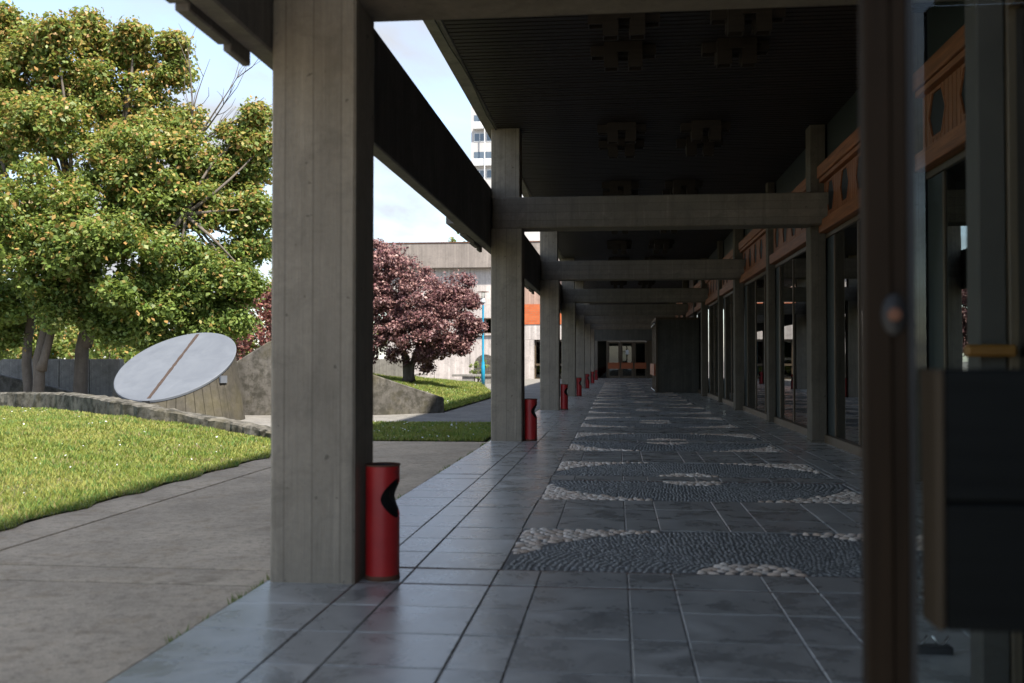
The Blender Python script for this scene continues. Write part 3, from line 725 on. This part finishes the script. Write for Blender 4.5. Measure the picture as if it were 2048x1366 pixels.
# rusty line: from the front-left rim to the back rim
p0, p1 = Vector((-0.54*.91+1.14*.40, -0.54*.40-1.14*.91, 0)), Vector((0.47*.91-1.14*.40, 0.47*.40+1.14*.91, 0)); dd = (p1-p0).normalized(); nn = Vector((-dd.y, dd.x, 0))
ptsL = []; ptsR = []
for i in range(31):
    p = p0.lerp(p1, i/30); wv = 0.028+0.016*random.random()
    ptsL.append(p+nn*wv); ptsR.append(p-nn*wv)
for p in ptsL+ptsR: m.v.append((p.x, p.y, zt(p.x, p.y)+0.004))
for p in ptsL+ptsR: m.v.append((p.x, p.y, zt(p.x, p.y)-0.01))
for i in range(30): m.f += [(i, i+1, 31+i+1, 31+i), (i, 62+i, 62+i+1, i+1), (31+i, 31+i+1, 93+i+1, 93+i)]
m.f += [(0, 31, 93, 62), (30, 92, 123, 61)]
m.build('rusty_line', plain('dark_rust', (0.055, 0.036, 0.027), 0.9, 0, 0.6, 14), disc)
MB().box(-0.07, 0.07, -0.05, 0.03, -0.2, 0.0).build('slot_shade', M['black'], dr, loc=(p0.x-0.02, p0.y-0.06, zt(p0.x, p0.y)-0.05))  # black block gives the shade of the square hole by colour
MB().box(-0.1, 0.1, -0.02, 0.02, -0.16, 0.0).build('flap', M['disc'], dr, loc=(1.28, -0.42, Z_+A_*1.28-B_*0.42-0.02)).rotation_euler[2] = R(70)

# garden wall behind, steps
gw0 = atY(-120, 718, 31.0); gw1 = atY(240, 718, 31.0)
gw = empty('garden_wall', (gw0[0], 31.0, 0), label='board-marked concrete garden wall behind the tree trunks', cat='wall')
npan = 6; wpan = (gw1[0]-gw0[0])/npan
for i in range(npan): box('wall_panel', M['conc_wall'], gw, i*wpan+0.01, (i+1)*wpan-0.01, 0, 0.3, GZ-0.05, 1.36, 0.01)
sw = strip_wall('wall_shadow_slab', [(-21, 27.8), (-16.4, 28.9), (-15.7, 29.05)], [1.5, 0.32, 0.15], 0.25, M['conc_old'], 0.003, 6, label='dark sloping slab added as the shadow across the garden wall', cat='wall')  # added dark slab standing in for the triangular shadow on the garden wall
ss = empty('garden_steps', (-13.2, 28.5, 0), label='small flight of concrete steps beside the slanted drum', cat='steps')
for i in range(4): box('step', M['conc_wall'], ss, -0.5+i*0.36, 1.6, -0.2+i*0.3, 1.9, GZ+i*0.29, GZ+(i+1)*0.29-0.002, 0.012)
pw = empty('planter_wall', (-10.5, 40, 0), label='pale concrete planter wall under the purple tree', cat='wall')
for i in range(3): box('wall_panel', M['conc_wall'], pw, -2.1+i*1.35, -2.1+(i+1)*1.35-0.015, 0, 0.3, 0.3, 1.38, 0.01)

# ================================================================ LAWNS
def in_poly(P, poly):
    x, y = P[:, 0], P[:, 1]; inside = np.zeros(len(P), bool); j = len(poly)-1
    for i in range(len(poly)):
        xi, yi = poly[i][:2]; xj, yj = poly[j][:2]
        c = ((yi > y) != (yj > y)) & (x < (xj-xi)*(y-yi)/(yj-yi+1e-12)+xi); inside ^= c; j = i
    return inside
def zero(x, y): return np.zeros_like(x)+0.0
def lawn(poly, hf, dens, hgt, name='lawn', daisies=0.0):
    xs = [p[0] for p in poly]; ys = [p[1] for p in poly]
    # base sheet as a grid clipped to the polygon
    nx, ny = 46, 60; gx = np.linspace(min(xs), max(xs), nx); gy = np.linspace(min(ys), max(ys), ny)
    bm = bmesh.new(); f = bm.faces.new([bm.verts.new((p[0], p[1], 0)) for p in poly])
    for x in gx[1:-1:3]: bmesh.ops.bisect_plane(bm, geom=bm.verts[:]+bm.edges[:]+bm.faces[:], plane_co=(x, 0, 0), plane_no=(1, 0, 0))
    for y in gy[1:-1:3]: bmesh.ops.bisect_plane(bm, geom=bm.verts[:]+bm.edges[:]+bm.faces[:], plane_co=(0, y, 0), plane_no=(0, 1, 0))
    for v in bm.verts: v.co.z = float(hf(np.array([v.co.x]), np.array([v.co.y]))[0])+0.012
    me = bpy.data.meshes.new(name); bm.to_mesh(me); bm.free(); me.materials.append(M['soil'])
    base = link(bpy.data.objects.new(name, me)); base['kind'] = 'structure'
    area = (max(xs)-min(xs))*(max(ys)-min(ys)); n = int(area*dens)
    P = np.c_[rng.uniform(min(xs), max(xs), n), rng.uniform(min(ys), max(ys), n)]
    P = P[in_poly(P, poly)]; d = np.hypot(P[:, 0], P[:, 1]); P = P[rng.random(len(P)) < np.clip((11/np.maximum(d, 1))**1.1, 0.12, 1)]
    # only what lies in or near the view
    ang = np.degrees(np.arctan2(P[:, 0], P[:, 1])); P = P[(ang > -38) & (ang < 25)]
    n = len(P); z = hf(P[:, 0], P[:, 1]); d = np.hypot(P[:, 0], P[:, 1])
    patch = 0.5+0.5*np.sin(P[:, 0]*1.7+np.sin(P[:, 1]*1.1)*2)*np.sin(P[:, 1]*1.9+P[:, 0]*0.6)
    patch2 = 0.5+0.5*np.sin(P[:, 0]*5.1+2*np.sin(P[:, 1]*3.7))*np.sin(P[:, 1]*4.3+1.0)
    h = hgt*rng.uniform(0.5, 1.3, n)*(0.65+0.6*patch2); wd = 0.006*rng.uniform(0.7, 1.6, n)*np.clip(d/9, 1, 3)
    a = rng.uniform(0, 2*math.pi, n); ln = rng.uniform(0.2, 1.0, n)*h; b = rng.uniform(0, 2*math.pi, n)
    V = np.zeros((n, 3, 3)); V[:, 0] = np.c_[P[:, 0]-wd*np.cos(a), P[:, 1]-wd*np.sin(a), z]; V[:, 1] = np.c_[P[:, 0]+wd*np.cos(a), P[:, 1]+wd*np.sin(a), z]
    V[:, 2] = np.c_[P[:, 0]+ln*np.cos(b), P[:, 1]+ln*np.sin(b), z+h]
    c0 = np.array([0.19, 0.235, 0.04]); c1 = np.array([0.30, 0.30, 0.075]); c2 = np.array([0.09, 0.17, 0.035])
    t = np.clip(patch+rng.normal(0, 0.25, n), 0, 1)[:, None]; c = c0*(1-t)+c1*t
    dk = (rng.random(n) < 0.15+0.35*(patch2 > 0.7))[:, None]; c = np.where(dk, c2*rng.uniform(0.8, 1.5, (n, 1)), c)
    pt3 = np.sin(P[:, 0]*2.3+1.3*np.sin(P[:, 1]*1.7+0.5))*np.sin(P[:, 1]*2.9-P[:, 0]*0.8)
    dry = (rng.random(n) < 0.05+0.4*np.clip(pt3-0.45, 0, 1))[:, None]; c = np.where(dry, np.array([0.28, 0.22, 0.11]), c)
    g_ = link(bpy.data.objects.new('grass', np_mesh('grass', V.reshape(-1, 3), np.arange(3*n).reshape(-1, 3), M['grass'], np.repeat(c, 3, 0))))
    tag(g_, kind='stuff', label='short sunlit grass with clover covering the '+name.replace('_', ' '), cat='grass')
    if daisies:
        k = int(daisies); Q = P[rng.integers(0, n, k)]; zz = hf(Q[:, 0], Q[:, 1])+hgt*0.9; r = rng.uniform(0.005, 0.014, k)*np.clip(np.hypot(Q[:, 0], Q[:, 1])/12, 1, 2)
        an = np.arange(5)*2*math.pi/5; V = np.stack([Q[:, None, 0]+r[:, None]*np.cos(an), Q[:, None, 1]+r[:, None]*np.sin(an), zz[:, None]+rng.uniform(-0.01, 0.01, (k, 5))], -1).reshape(-1, 3)
        o = link(bpy.data.objects.new('daisies', np_mesh('daisies', V, np.arange(5*k).reshape(-1, 5), M['white']))); tag(o, kind='stuff', label='tiny white daisies and fallen petals scattered over the '+name.replace('_', ' '), cat='daisies')
lawn_poly = [(-4.70+0.05*math.sin(i*1.9)+0.03*math.sin(i*4.3), 1.0+i*0.35) for i in range(40)]+[(-4.73, 14.9)]+[(float(p[0]), float(p[1])) for p in kb[::-1][1:]]+[(-20.0, 24.0), (-20.0, 1.0)]
lawn(lawn_poly, lambda x, y: 0.32*(lambda q: q*q*(3-2*q)*0.35+q*0.65)(np.clip((-4.73-x)/3.6, 0, 1)), 3600, 0.055, 'lawn', 90)
lawn([(-2.15, 15.9), (-2.15, 20.3), (-4.4, 20.4), (-6.0, 19.8), (-6.0, 17.2), (-4.75, 15.9)], zero, 3600, 0.06, 'grass_strip', 160)
mf = lambda x, y: 0.13*np.clip(-4.45-x, 0, 6.5)*np.clip((y-24.5)/4.0, 0.15, 1)*np.clip((56-y)/14.0, 0, 1)
lawn([(-4.45, 25.6), (-4.45, 36), (-7.0, 50), (-15, 50), (-15, 30), (-9, 26.0), (-6.2, 24.5)], mf, 2600, 0.10, 'grass_mound', 200)

# ================================================================ TREES
def leaves_mesh(name, C, Rad, per, size, palette, mat, flat=0.75, up=0.5):
    """C cluster centres (n,3), Rad radii; leaf = folded diamond"""
    n = len(C)*per; ci = np.repeat(np.arange(len(C)), per)
    d = rng.normal(size=(n, 3)); d /= np.linalg.norm(d, axis=1)[:, None]; rr = rng.random(n)**0.5
    P = C[ci]+d*(Rad[ci]*rr)[:, None]*np.array([1, 1, flat])
    nrm = d*0.5+np.array([0, 0, up])+rng.normal(0, 0.45, (n, 3)); nrm /= np.linalg.norm(nrm, axis=1)[:, None]
    t = rng.normal(size=(n, 3)); t -= nrm*(t*nrm).sum(1)[:, None]; t /= np.linalg.norm(t, axis=1)[:, None]; b = np.cross(nrm, t)
    L = size*rng.uniform(0.5, 1.35, n)[:, None]*np.repeat(rng.uniform(0.75, 1.2, len(C)), per)[:, None]; W = L*0.33
    V = np.stack([P-t*L*0.5, P+b*W-nrm*0.02*L, P+t*L*0.5-nrm*0.25*L, P-b*W-nrm*0.02*L], 1).reshape(-1, 3)
    pal = np.array(palette['base']); k = rng.integers(0, len(pal), n); c = pal[k]*rng.uniform(0.75, 1.25, (n, 1))*np.repeat(rng.uniform(0.75, 1.25, len(C)), per)[:, None]
    if 'tip' in palette:
        hz = (P[:, 2]-P[:, 2].min())/(np.ptp(P[:, 2])+1e-6); tipc = (rr > 0.62) & (rng.random(n) < palette['amount']*np.clip(hz*1.6-0.1, 0.1, 1))
        tp = np.array(palette['tip']); c = np.where(tipc[:, None], tp[rng.integers(0, len(tp), n)]*rng.uniform(0.8, 1.2, (n, 1)), c)
    return np_mesh(name, V, np.arange(4*n).reshape(-1, 4), mat, np.repeat(c, 4, 0))
def lobes_to_clusters(lobes, dens, rad):
    C = []; Rd = []
    for (x, y, z, rx, ry, rz) in lobes:
        n = max(5, int(dens*(rx*ry+ry*rz+rx*rz)))
        d = rng.normal(size=(n, 3)); d /= np.linalg.norm(d, axis=1)[:, None]
        rr = 0.55+0.5*rng.random(n); C.append(np.array([x, y, z])+d*rr[:, None]*np.array([rx, ry, rz])); Rd.append(rad*rng.uniform(0.65, 1.3, n))
    return np.concatenate(C), np.concatenate(Rd)
def bend(p, q, k=5, amp=0.12, sag=0.0):
    p, q = Vector(p), Vector(q); L = (q-p).length; out = []
    off = Vector((random.gauss(0, 1), random.gauss(0, 1), random.gauss(0, .5)))*amp*L
    for i in range(k+1):
        t = i/k; out.append(p.lerp(q, t)+off*math.sin(math.pi*t)*0.5+Vector((0, 0, sag*L*math.sin(math.pi*t))))
    return out
def tree(name, base, trunks, lobes, palette, mat, dens, rad, per, size, twig=0.5, **tg):
    t = empty(name, base, **tg); bx, by, bz = base
    m = MB()
    forks = []
    for pts, r0, r1 in trunks:
        pp = []
        for a, b in zip(pts[:-1], pts[1:]): pp += bend(a, b, 4, 0.06)[:-1]
        pp.append(Vector(pts[-1])); nn_ = len(pp)
        rad_ = [r0+(r1-r0)*i/(nn_-1) for i in range(nn_)]; rad_[0] = r0*1.35
        m.tube([p-Vector(base) for p in pp], rad_, 10); forks.append((Vector(pts[-1]), r1)); forks.append((pp[int(nn_*0.7)], r1*1.2))
    subs = []
    for (x, y, z, rx, ry, rz) in lobes:
        subs.append((x, y, z, rx*0.8, ry*0.8, rz*0.85))
        for q in range(5):
            d = rng.normal(size=3); d /= np.linalg.norm(d); k_ = rng.uniform(0.45, 0.95); f_ = rng.uniform(0.32, 0.62)
            subs.append((x+d[0]*rx*k_, y+d[1]*ry*k_, z+d[2]*rz*k_*1.15, rx*f_, ry*f_, rx*f_*rng.uniform(0.7, 1.2)))
    C, Rd = lobes_to_clusters(subs, dens, rad)
    for lo in lobes:
        c = Vector(lo[:3]); f, r = min(forks, key=lambda q: (q[0]-c).length)
        pp = bend(f, c, 6, 0.15, 0.05); m.tube([p-Vector(base) for p in pp], [max(0.02, r*0.75*(1-i/7)) for i in range(7)], 7)
        idx = np.argsort(((C-np.array(lo[:3]))**2).sum(1))[:10]
        for i in idx:
            if random.random() < twig:
                pp = bend(c-Vector((0, 0, 0.1)), C[i], 3, 0.2); m.tube([p-Vector(base) for p in pp], [0.03, 0.022, 0.015, 0.008], 5)
    m.build('trunk', M['bark'], t, True)
    o = bpy.data.objects.new('crown', leaves_mesh('crown', C-np.array(base), Rd, per, size, palette, mat)); link(o, t); return t
GREEN = dict(base=[(0.13, 0.19, 0.04), (0.17, 0.235, 0.055), (0.22, 0.28, 0.075), (0.09, 0.15, 0.033)], tip=[(0.44, 0.25, 0.09), (0.42, 0.28, 0.09), (0.36, 0.31, 0.09), (0.27, 0.31, 0.09), (0.22, 0.28, 0.08)], amount=0.75)
PLUM = dict(base=[(0.19, 0.092, 0.095), (0.24, 0.13, 0.125), (0.13, 0.057, 0.062), (0.29, 0.17, 0.155)], tip=[(0.35, 0.20, 0.175)], amount=0.3)
def lobe(px, py, r, Y, ry=None, rz=None):
    p = atY(px, py, Y); s_ = Y/FPX*1.0; return (float(p[0]), float(p[1]), float(p[2]), r*s_, (ry or r)*s_, (rz or r*0.8)*s_)
def gp_(px, Y): p = atY(px, 790, Y); return (float(p[0]), float(p[1]), GZ)
def pt(px, py, Y): return tuple(float(q) for q in atY(px, py, Y))
bA = gp_(72, 26.3)
tree('green_tree', bA, [([bA, pt(76, 720, 26.3), pt(95, 640, 26.4), pt(140, 560, 26.4), pt(150, 430, 26.6)], 0.17, 0.10), ([pt(82, 740, 26.25), pt(102, 665, 26.2), pt(130, 590, 26.0), pt(90, 430, 25.8)], 0.12, 0.08), ([gp_(66, 26.6), pt(62, 640, 26.7), pt(60, 480, 26.9)], 0.15, 0.09)],
     [lobe(40, 130, 80, 27), lobe(110, 110, 62, 26.4), lobe(-20, 260, 110, 27), lobe(85, 250, 95, 26), lobe(20, 420, 110, 25.6), lobe(110, 390, 80, 25.2), lobe(60, 520, 95, 25.2), lobe(-60, 560, 100, 26.5), lobe(150, 470, 80, 25.2), lobe(20, 610, 62, 26.2), lobe(-70, 100, 90, 27.5), lobe(-100, 400, 110, 27), lobe(40, 655, 50, 26.8), lobe(110, 600, 60, 25.6), lobe(-40, 660, 60, 27), lobe(20, 50, 32, 26.8), lobe(70, 85, 30, 26.4), lobe(110, 70, 26, 26)],
     GREEN, M['leaf'], 10.5, 0.44, 110, 0.13, label='tall green tree with several slender trunks rising beside the garden wall', cat='tree')
bB = gp_(160, 27.2)
tree('green_tree', bB, [([bB, pt(164, 700, 27.2), pt(172, 660, 27.2), pt(190, 560, 27.2), pt(235, 330, 27.4)], 0.21, 0.12), ([pt(172, 690, 27.2), pt(200, 645, 27.0), pt(270, 560, 26.6), pt(370, 430, 26.2)], 0.13, 0.08)],
     [lobe(180, 90, 42, 27.6), lobe(175, 180, 70, 27.2), lobe(260, 105, 38, 27.6), lobe(265, 210, 80, 27.6), lobe(345, 150, 50, 28), lobe(330, 250, 75, 27.6), lobe(215, 330, 95, 26.6), lobe(300, 370, 85, 26.8), lobe(395, 310, 75, 27.2), lobe(470, 285, 52, 27.6), lobe(500, 340, 42, 27.8), lobe(400, 420, 80, 26.6), lobe(480, 430, 62, 27.4), lobe(440, 520, 72, 26.6), lobe(350, 510, 80, 26), lobe(230, 480, 85, 25.6), lobe(250, 580, 68, 25.8), lobe(330, 595, 55, 26), lobe(410, 590, 55, 26.2), lobe(470, 570, 45, 26.8), lobe(200, 600, 60, 27), lobe(500, 490, 45, 27.6), lobe(290, 645, 45, 26), lobe(380, 640, 42, 26.2), lobe(455, 625, 40, 26.6), lobe(215, 650, 45, 26.2), lobe(150, 560, 60, 26), lobe(300, 300, 80, 26.2), lobe(130, 200, 80, 27.5), lobe(172, 48, 20, 27.2), lobe(185, 70, 24, 27.3), lobe(266, 66, 18, 27.2), lobe(262, 90, 22, 27.4), lobe(350, 96, 20, 27.6), lobe(500, 235, 24, 27.4), lobe(526, 290, 28, 27.5), lobe(520, 420, 30, 27.4), lobe(505, 565, 30, 26.6), lobe(270, 440, 70, 27), lobe(340, 430, 60, 27.4), lobe(440, 350, 50, 27.6), lobe(300, 670, 30, 26), lobe(420, 655, 28, 26.3)],
     GREEN, M['leaf'], 10.5, 0.44, 110, 0.13, label='broad green tree with a dark forked trunk beside the pale drum', cat='tree')
# bare twigs standing out of the crown
tw = empty('bare_branch', pt(380, 300, 27.3), label='bare leafless grey branch sticking out of the green crown', cat='branch'); m = MB(); B0 = Vector(pt(380, 300, 27.3))
for ex, ey in ((528, 195), (470, 170), (492, 130), (372, 75), (420, 118), (530, 215)):
    e_ = Vector(pt(ex, ey, 27.2)); pp = bend(B0, e_, 6, 0.12); m.tube([p-B0 for p in pp], [0.035*(1-i/7.2) for i in range(7)], 5)
    for q in range(5):
        s0 = pp[random.randint(2, 5)]; e2 = s0+(e_-B0).normalized()*random.uniform(0.4, 0.9)+Vector((random.gauss(0, .35), random.gauss(0, .3), random.gauss(0.15, .3))); m.tube([p-B0 for p in bend(s0, e2, 3, 0.15)], [0.012, 0.010, 0.008, 0.004], 4)
m.build('twigs', M['bark'], tw)
# plum tree
pY = 37.0; pbz = pt(815, 745, pY)
tree('plum_tree', (pbz[0], pY, 0.55), [([(pbz[0], pY, 0.5), pt(812, 715, pY), pt(800, 680, pY), pt(780, 600, pY)], 0.17, 0.09), ([(pbz[0]+0.15, pY, 0.55), pt(830, 710, pY), pt(850, 660, pY), pt(880, 610, pY)], 0.12, 0.07)],
     [lobe(775, 510, 34, pY), lobe(745, 540, 60, pY), lobe(800, 560, 62, pY), lobe(760, 620, 70, pY), lobe(850, 585, 55, 36.5), lobe(900, 580, 45, 36.8), lobe(925, 600, 34, 37), lobe(880, 640, 58, 36.3), lobe(930, 650, 34, 36.8), lobe(830, 650, 62, 36), lobe(790, 680, 48, 36.4), lobe(870, 690, 40, 36.4), lobe(920, 685, 26, 36.6), lobe(700, 600, 70, pY+.5), lobe(690, 680, 50, pY), lobe(850, 722, 26, 36.4), lobe(740, 690, 45, 36.5)],
     PLUM, M['plum'], 11, 0.32, 90, 0.11, label='purple-leaved plum tree on the grass mound before the pale wing', cat='tree')
def bush(name, c, r, n, rad, per, size, pal, mat, label):
    t = empty(name, (c[0], c[1], GZ), label=label, cat='shrub')
    C, Rd = lobes_to_clusters([(0, 0, c[2]-GZ, *r)], n, rad); C[:, 2] = np.maximum(C[:, 2], 0.15)
    link(bpy.data.objects.new('foliage', leaves_mesh('foliage', C, Rd, per, size, pal, mat)), t)
    m = MB()
    for q in range(4): m.tube(bend((0.1*q-0.15, 0, 0), C[q*3], 4, 0.1), [0.05, 0.04, 0.03, 0.02, 0.01], 6)
    m.build('stem', M['bark'], t)
LIGHT = dict(base=[(0.16, 0.21, 0.06), (0.20, 0.24, 0.08), (0.11, 0.16, 0.04)], tip=[(0.32, 0.30, 0.12)], amount=0.3)
RED = dict(base=[(0.22, 0.085, 0.07), (0.17, 0.07, 0.06), (0.26, 0.12, 0.09)])
for px, py, Y, r, pal, lab in ((-60, 690, 44, (3, 2, 2.2), LIGHT, 'leafy light green shrub behind the far left end of the garden wall'), (30, 690, 42, (2.6, 2, 1.6), GREEN, 'dark green shrub behind the slender tree trunks'), (130, 680, 43, (2.3, 2, 2.0), LIGHT, 'light green shrub between the two tree trunks beyond the wall'), (215, 690, 41, (1.9, 1.6, 1.7), GREEN, 'green shrub above the garden steps'), (300, 660, 47, (2.6, 2, 2.6), LIGHT, 'tall pale green shrub right behind the drum'), (395, 655, 49, (2.7, 2, 2.9), LIGHT, 'tall yellow-green shrub behind the upper rim of the disc'), (500, 655, 45, (2.0, 1.8, 2.3), RED, 'reddish shrub behind the sloping wall'), (560, 660, 50, (2.5, 2, 3.2), LIGHT, 'pale shrub beside the reddish shrub'), (660, 660, 54, (3.2, 2, 3.2), GREEN, 'green shrub behind the purple tree')):
    c = atY(px, py, Y); bush('shrub', (float(c[0]), Y, max(1.0, float(c[2]))), r, 7 if Y > 40 else 6, 0.45, 55, 0.2, pal, M['plum'] if pal is RED else M['leaf'], lab)
for i, (px, Y, r, hz) in enumerate(((-40, 85, 8, 9), (330, 95, 7, 8), (520, 100, 8, 9), (150, 90, 7, 8))):
    c = atY(px, 700, Y); bush('distant_tree', (float(c[0]), Y, hz*0.55), (r, 4, hz*0.5), 0.9, 1.1, 60, 0.45, LIGHT if i % 2 else GREEN, M['leaf'], ['distant green tree mass beyond the slender trunks', 'distant pale tree behind the drum', 'distant green tree behind the reddish shrub', 'distant pale tree above the steps'][i])
c = atY(922, 478, 92); bush('conifer', (float(c[0]), 92, float(c[2])-1.2), (1.0, 1.0, 2.2), 4, 0.4, 60, 0.3, GREEN, M['leaf'], 'green conifer top peeping over the parapet of the wing')
# ivy-like plant by the bench
c = G(955, 765); bush('potted_bush', (float(c[0]), float(c[1])+1.0, 0.75), (0.7, 0.5, 0.6), 14, 0.22, 40, 0.13, LIGHT, M['leaf'], 'small light green bush behind the stone bench')

# ================================================================ LAMP POSTS, BENCH
def lamp_post(x, y, hgt, label):
    t = empty('lamp_post', (x, y, GZ), label=label, cat='lamp post')
    MB().lathe([(0.10, 0), (0.10, 1.05), (0.085, 1.08), (0.085, 1.25), (0.055, 1.35), (0.05, hgt-0.75), (0.05, hgt-0.74)], n=14).build('pole', M['blue'], t, True)
    MB().lathe([(0.06, 0), (0.12, 0.06), (0.12, 0.12), (0.09, 0.16), (0.09, 0.26), (0.07, 0.28)], n=14).build('lamp_base', M['lampgrey'], t, True, loc=(0, 0, hgt-0.76))
    MB().lathe([(0.08, 0), (0.085, 0.26), (0.08, 0.27)], n=14).build('lamp_glass', M['clear'], t, True, loc=(0, 0, hgt-0.47))
    MB().lathe([(0.02, 0), (0.30, 0.02), (0.30, 0.035), (0.05, 0.06)], n=20).build('lamp_cap', M['rust'], t, True, loc=(0, 0, hgt-0.19))
L0 = G(966, 773); lamp_post(float(L0[0]), float(L0[1]), 5.0, 'blue lamp post with flat round cap before the pale wing')
for px, Y, lab in ((104, 46, 'blue lamp post seen between the tree trunks'), (279, 48, 'blue lamp post behind the left rim of the disc'), (470, 52, 'blue lamp post behind the reddish shrub')):
    p = atY(px, 700, Y); lamp_post(float(p[0]), Y, 3.2, lab)
be = empty('stone_bench', (-8.0, 57.5, GZ), label='long low stone bench beside the blue lamp post', cat='bench')
box('seat_slab', M['conc_wall'], be, -1.6, 1.9, 0, 0.6, 0.42, 0.55, 0.01)
for i in range(3): box('support', M['conc_wall'], be, -1.0+i*1.1, -0.3+i*1.1, 0.08, 0.52, 0, 0.418)
be2 = empty('stone_bench', (-12.5, 56.5, GZ), label='small stone bench half hidden below the purple tree', cat='bench')
box('seat_slab', M['conc_wall'], be2, -1.2, 1.6, 0, 0.5, 0.5, 0.6, 0.01); box('support', M['conc_wall'], be2, -0.6, 0.9, 0.08, 0.42, 0, 0.498)

# ================================================================ WING ACROSS THE COURT AND TOWER
WY = 73.0
wg = empty('concrete_wing', (-9, WY, GZ), label='pale two-storey concrete wing with deep parapet, brick band and small window', cat='building')
def wb_(name, mat, x0, x1, y0, y1, z0, z1, bev=0.0):
    o = box(name, mat, wg, x0, x1, y0, y1, z0, z1, bev); o.location = Vector(o.location)-wg.location; return o
wb_('wall', M['conc_wing'], -17.2, -9.0, WY+0.5, WY+9, GZ, 8.3)
wb_('parapet', M['conc_para'], -17.4, -2.2, WY-0.1, WY+9, 8.2, 10.05, 0.03)
wb_('parapet_cap', M['rust'], -17.45, -2.15, WY-0.14, WY+0.3, 10.052, 10.13)
for x in (-16.5, -13.6, -10.9): wb_('panel_joint', M['conc_old'], x-0.02, x+0.02, WY+0.485, WY+0.499, GZ, 8.19)
wb_('wall_block', M['conc_wing'], -8.99, -2.0, WY+0.5, WY+9, GZ+2.9, 4.0)
wb_('brick_band', M['brick'], -8.99, -2.0, WY+0.46, WY+9, 4.002, 5.5)
wb_('ribbed_panel', M['pinkpanel'], -8.99, -2.0, WY+0.5, WY+9, 5.502, 8.19)
wb_('pier', M['conc_wing'], -8.99, -6.1, WY+0.5, WY+9, GZ, 2.86); wb_('pier', M['conc_wing'], -3.2, -2.0, WY+0.5, WY+9, GZ, 2.86)
wb_('door_frame', M['bronze'], -6.09, -3.21, WY+0.7, WY+0.8, GZ, 2.86); wb_('door_glass', M['darkglass'], -5.95, -4.7, WY+0.66, WY+0.69, 0.1, 2.7); wb_('door_glass', M['darkglass'], -4.6, -3.35, WY+0.66, WY+0.69, 0.1, 2.7); wb_('door_rail', M['bronze'], -6.0, -3.3, WY+0.6, WY+0.65, 0.95, 1.1)
wb_('window_frame', M['bronze'], -10.7, -9.1, WY+0.44, WY+0.495, 3.35, 4.5); wb_('window_glass', M['darkglass'], -10.6, -9.2, WY+0.42, WY+0.437, 3.42, 4.42); wb_('window_sill', M['conc_wing'], -10.8, -9.0, WY+0.36, WY+0.495, 3.2, 3.345)
m = MB(); k = 14
pts = [(-0.8, 0)]+[(0.8*-math.cos(math.pi*i/k), 1.05+0.75*math.sin(math.pi*i/k)) for i in range(k+1)]+[(0.8, 0)]
m.prism(pts, lambda u, v, t: (u, t, v), 0.06); o = m.build('arched_niche', M['conc_old'], wg); o.location = Vector((-9.75, WY+0.44, GZ+0.01))-wg.location

tY = 165.0; tx0, tx1 = -24.3, -10.5
tw_ = empty('apartment_tower', ((tx0+tx1)/2, tY, GZ), label='tall grey apartment tower with balconies rising behind the portico roof', cat='building')
def tb(name, mat, *a): o = box(name, mat, tw_, *a); o.location = Vector(o.location)-tw_.location; return o
tb('wall', M['tower'], tx0, tx1, tY, tY+14, GZ, 47.0); tb('roof', M['conc_para'], tx0-0.2, tx1+0.2, tY-0.2, tY+14.2, 47.002, 47.6)
wm = MB().box(-0.95, 0.95, -0.06, 0, 0, 1.5).mesh('window', M['white']); gm = MB().box(-0.4, 0.4, -0.09, -0.062, 0.12, 1.38).mesh('pane', M['towerwin'])
bmh = MB().box(-2.1, 2.1, -1.0, -0.01, -0.2, -0.02).box(-2.1, 2.1, -1.0, -0.92, -0.018, 0.95).mesh('balcony', M['white'])
lm = MB().box(-2.0, 2.0, -0.05, 0, 0, 2.2).mesh('loggia_glass', M['towerwin'])
cxt = (tx0+tx1)/2
for f_ in range(9, 15):
    z = 3.1*f_
    for x in (tx0+2.5, tx0+6.9, tx0+11.3):
        if f_ % 2: inst('balcony', bmh, tw_, (x-cxt, 0, z+0.05)); inst('loggia_glass', lm, tw_, (x-cxt, -0.01, z+0.1))
        else:
            for q in (-1.05, 1.05):
                o = inst('window', wm, tw_, (x+q-cxt, 0, z+0.9))
                for r_ in (-0.46, 0.46): inst('pane', gm, o, (r_, 0, 0))
        
tb('drain_pipe', M['white'], tx0+2.35, tx0+2.5, tY-1.15, tY-1.02, 8, 46)

# weeds in the joint between slate and paving
k = 700; cl_ = rng.uniform(4.2, 30, 60); Yw = cl_[rng.integers(0, 60, k)]+rng.normal(0, 0.07, k); Xw = -2.045+rng.normal(0, 0.012, k)
a = rng.uniform(0, 2*math.pi, k); hw = rng.uniform(0.012, 0.04, k); V = np.zeros((k, 3, 3)); wd = 0.006
V[:, 0] = np.c_[Xw-wd*np.cos(a), Yw-wd*np.sin(a), np.full(k, -0.01)]; V[:, 1] = np.c_[Xw+wd*np.cos(a), Yw+wd*np.sin(a), np.full(k, -0.01)]; V[:, 2] = np.c_[Xw+0.03*np.cos(a+1), Yw+0.03*np.sin(a+1), hw+0.01]
tag(link(bpy.data.objects.new('joint_weeds', np_mesh('joint_weeds', V.reshape(-1, 3), np.arange(3*k).reshape(-1, 3), M['grass'], np.tile(np.array([0.16, 0.22, 0.05]), (3*k, 1))))), label='tufts of weeds in the joint between slate floor and paving', cat='weeds', kind='stuff')
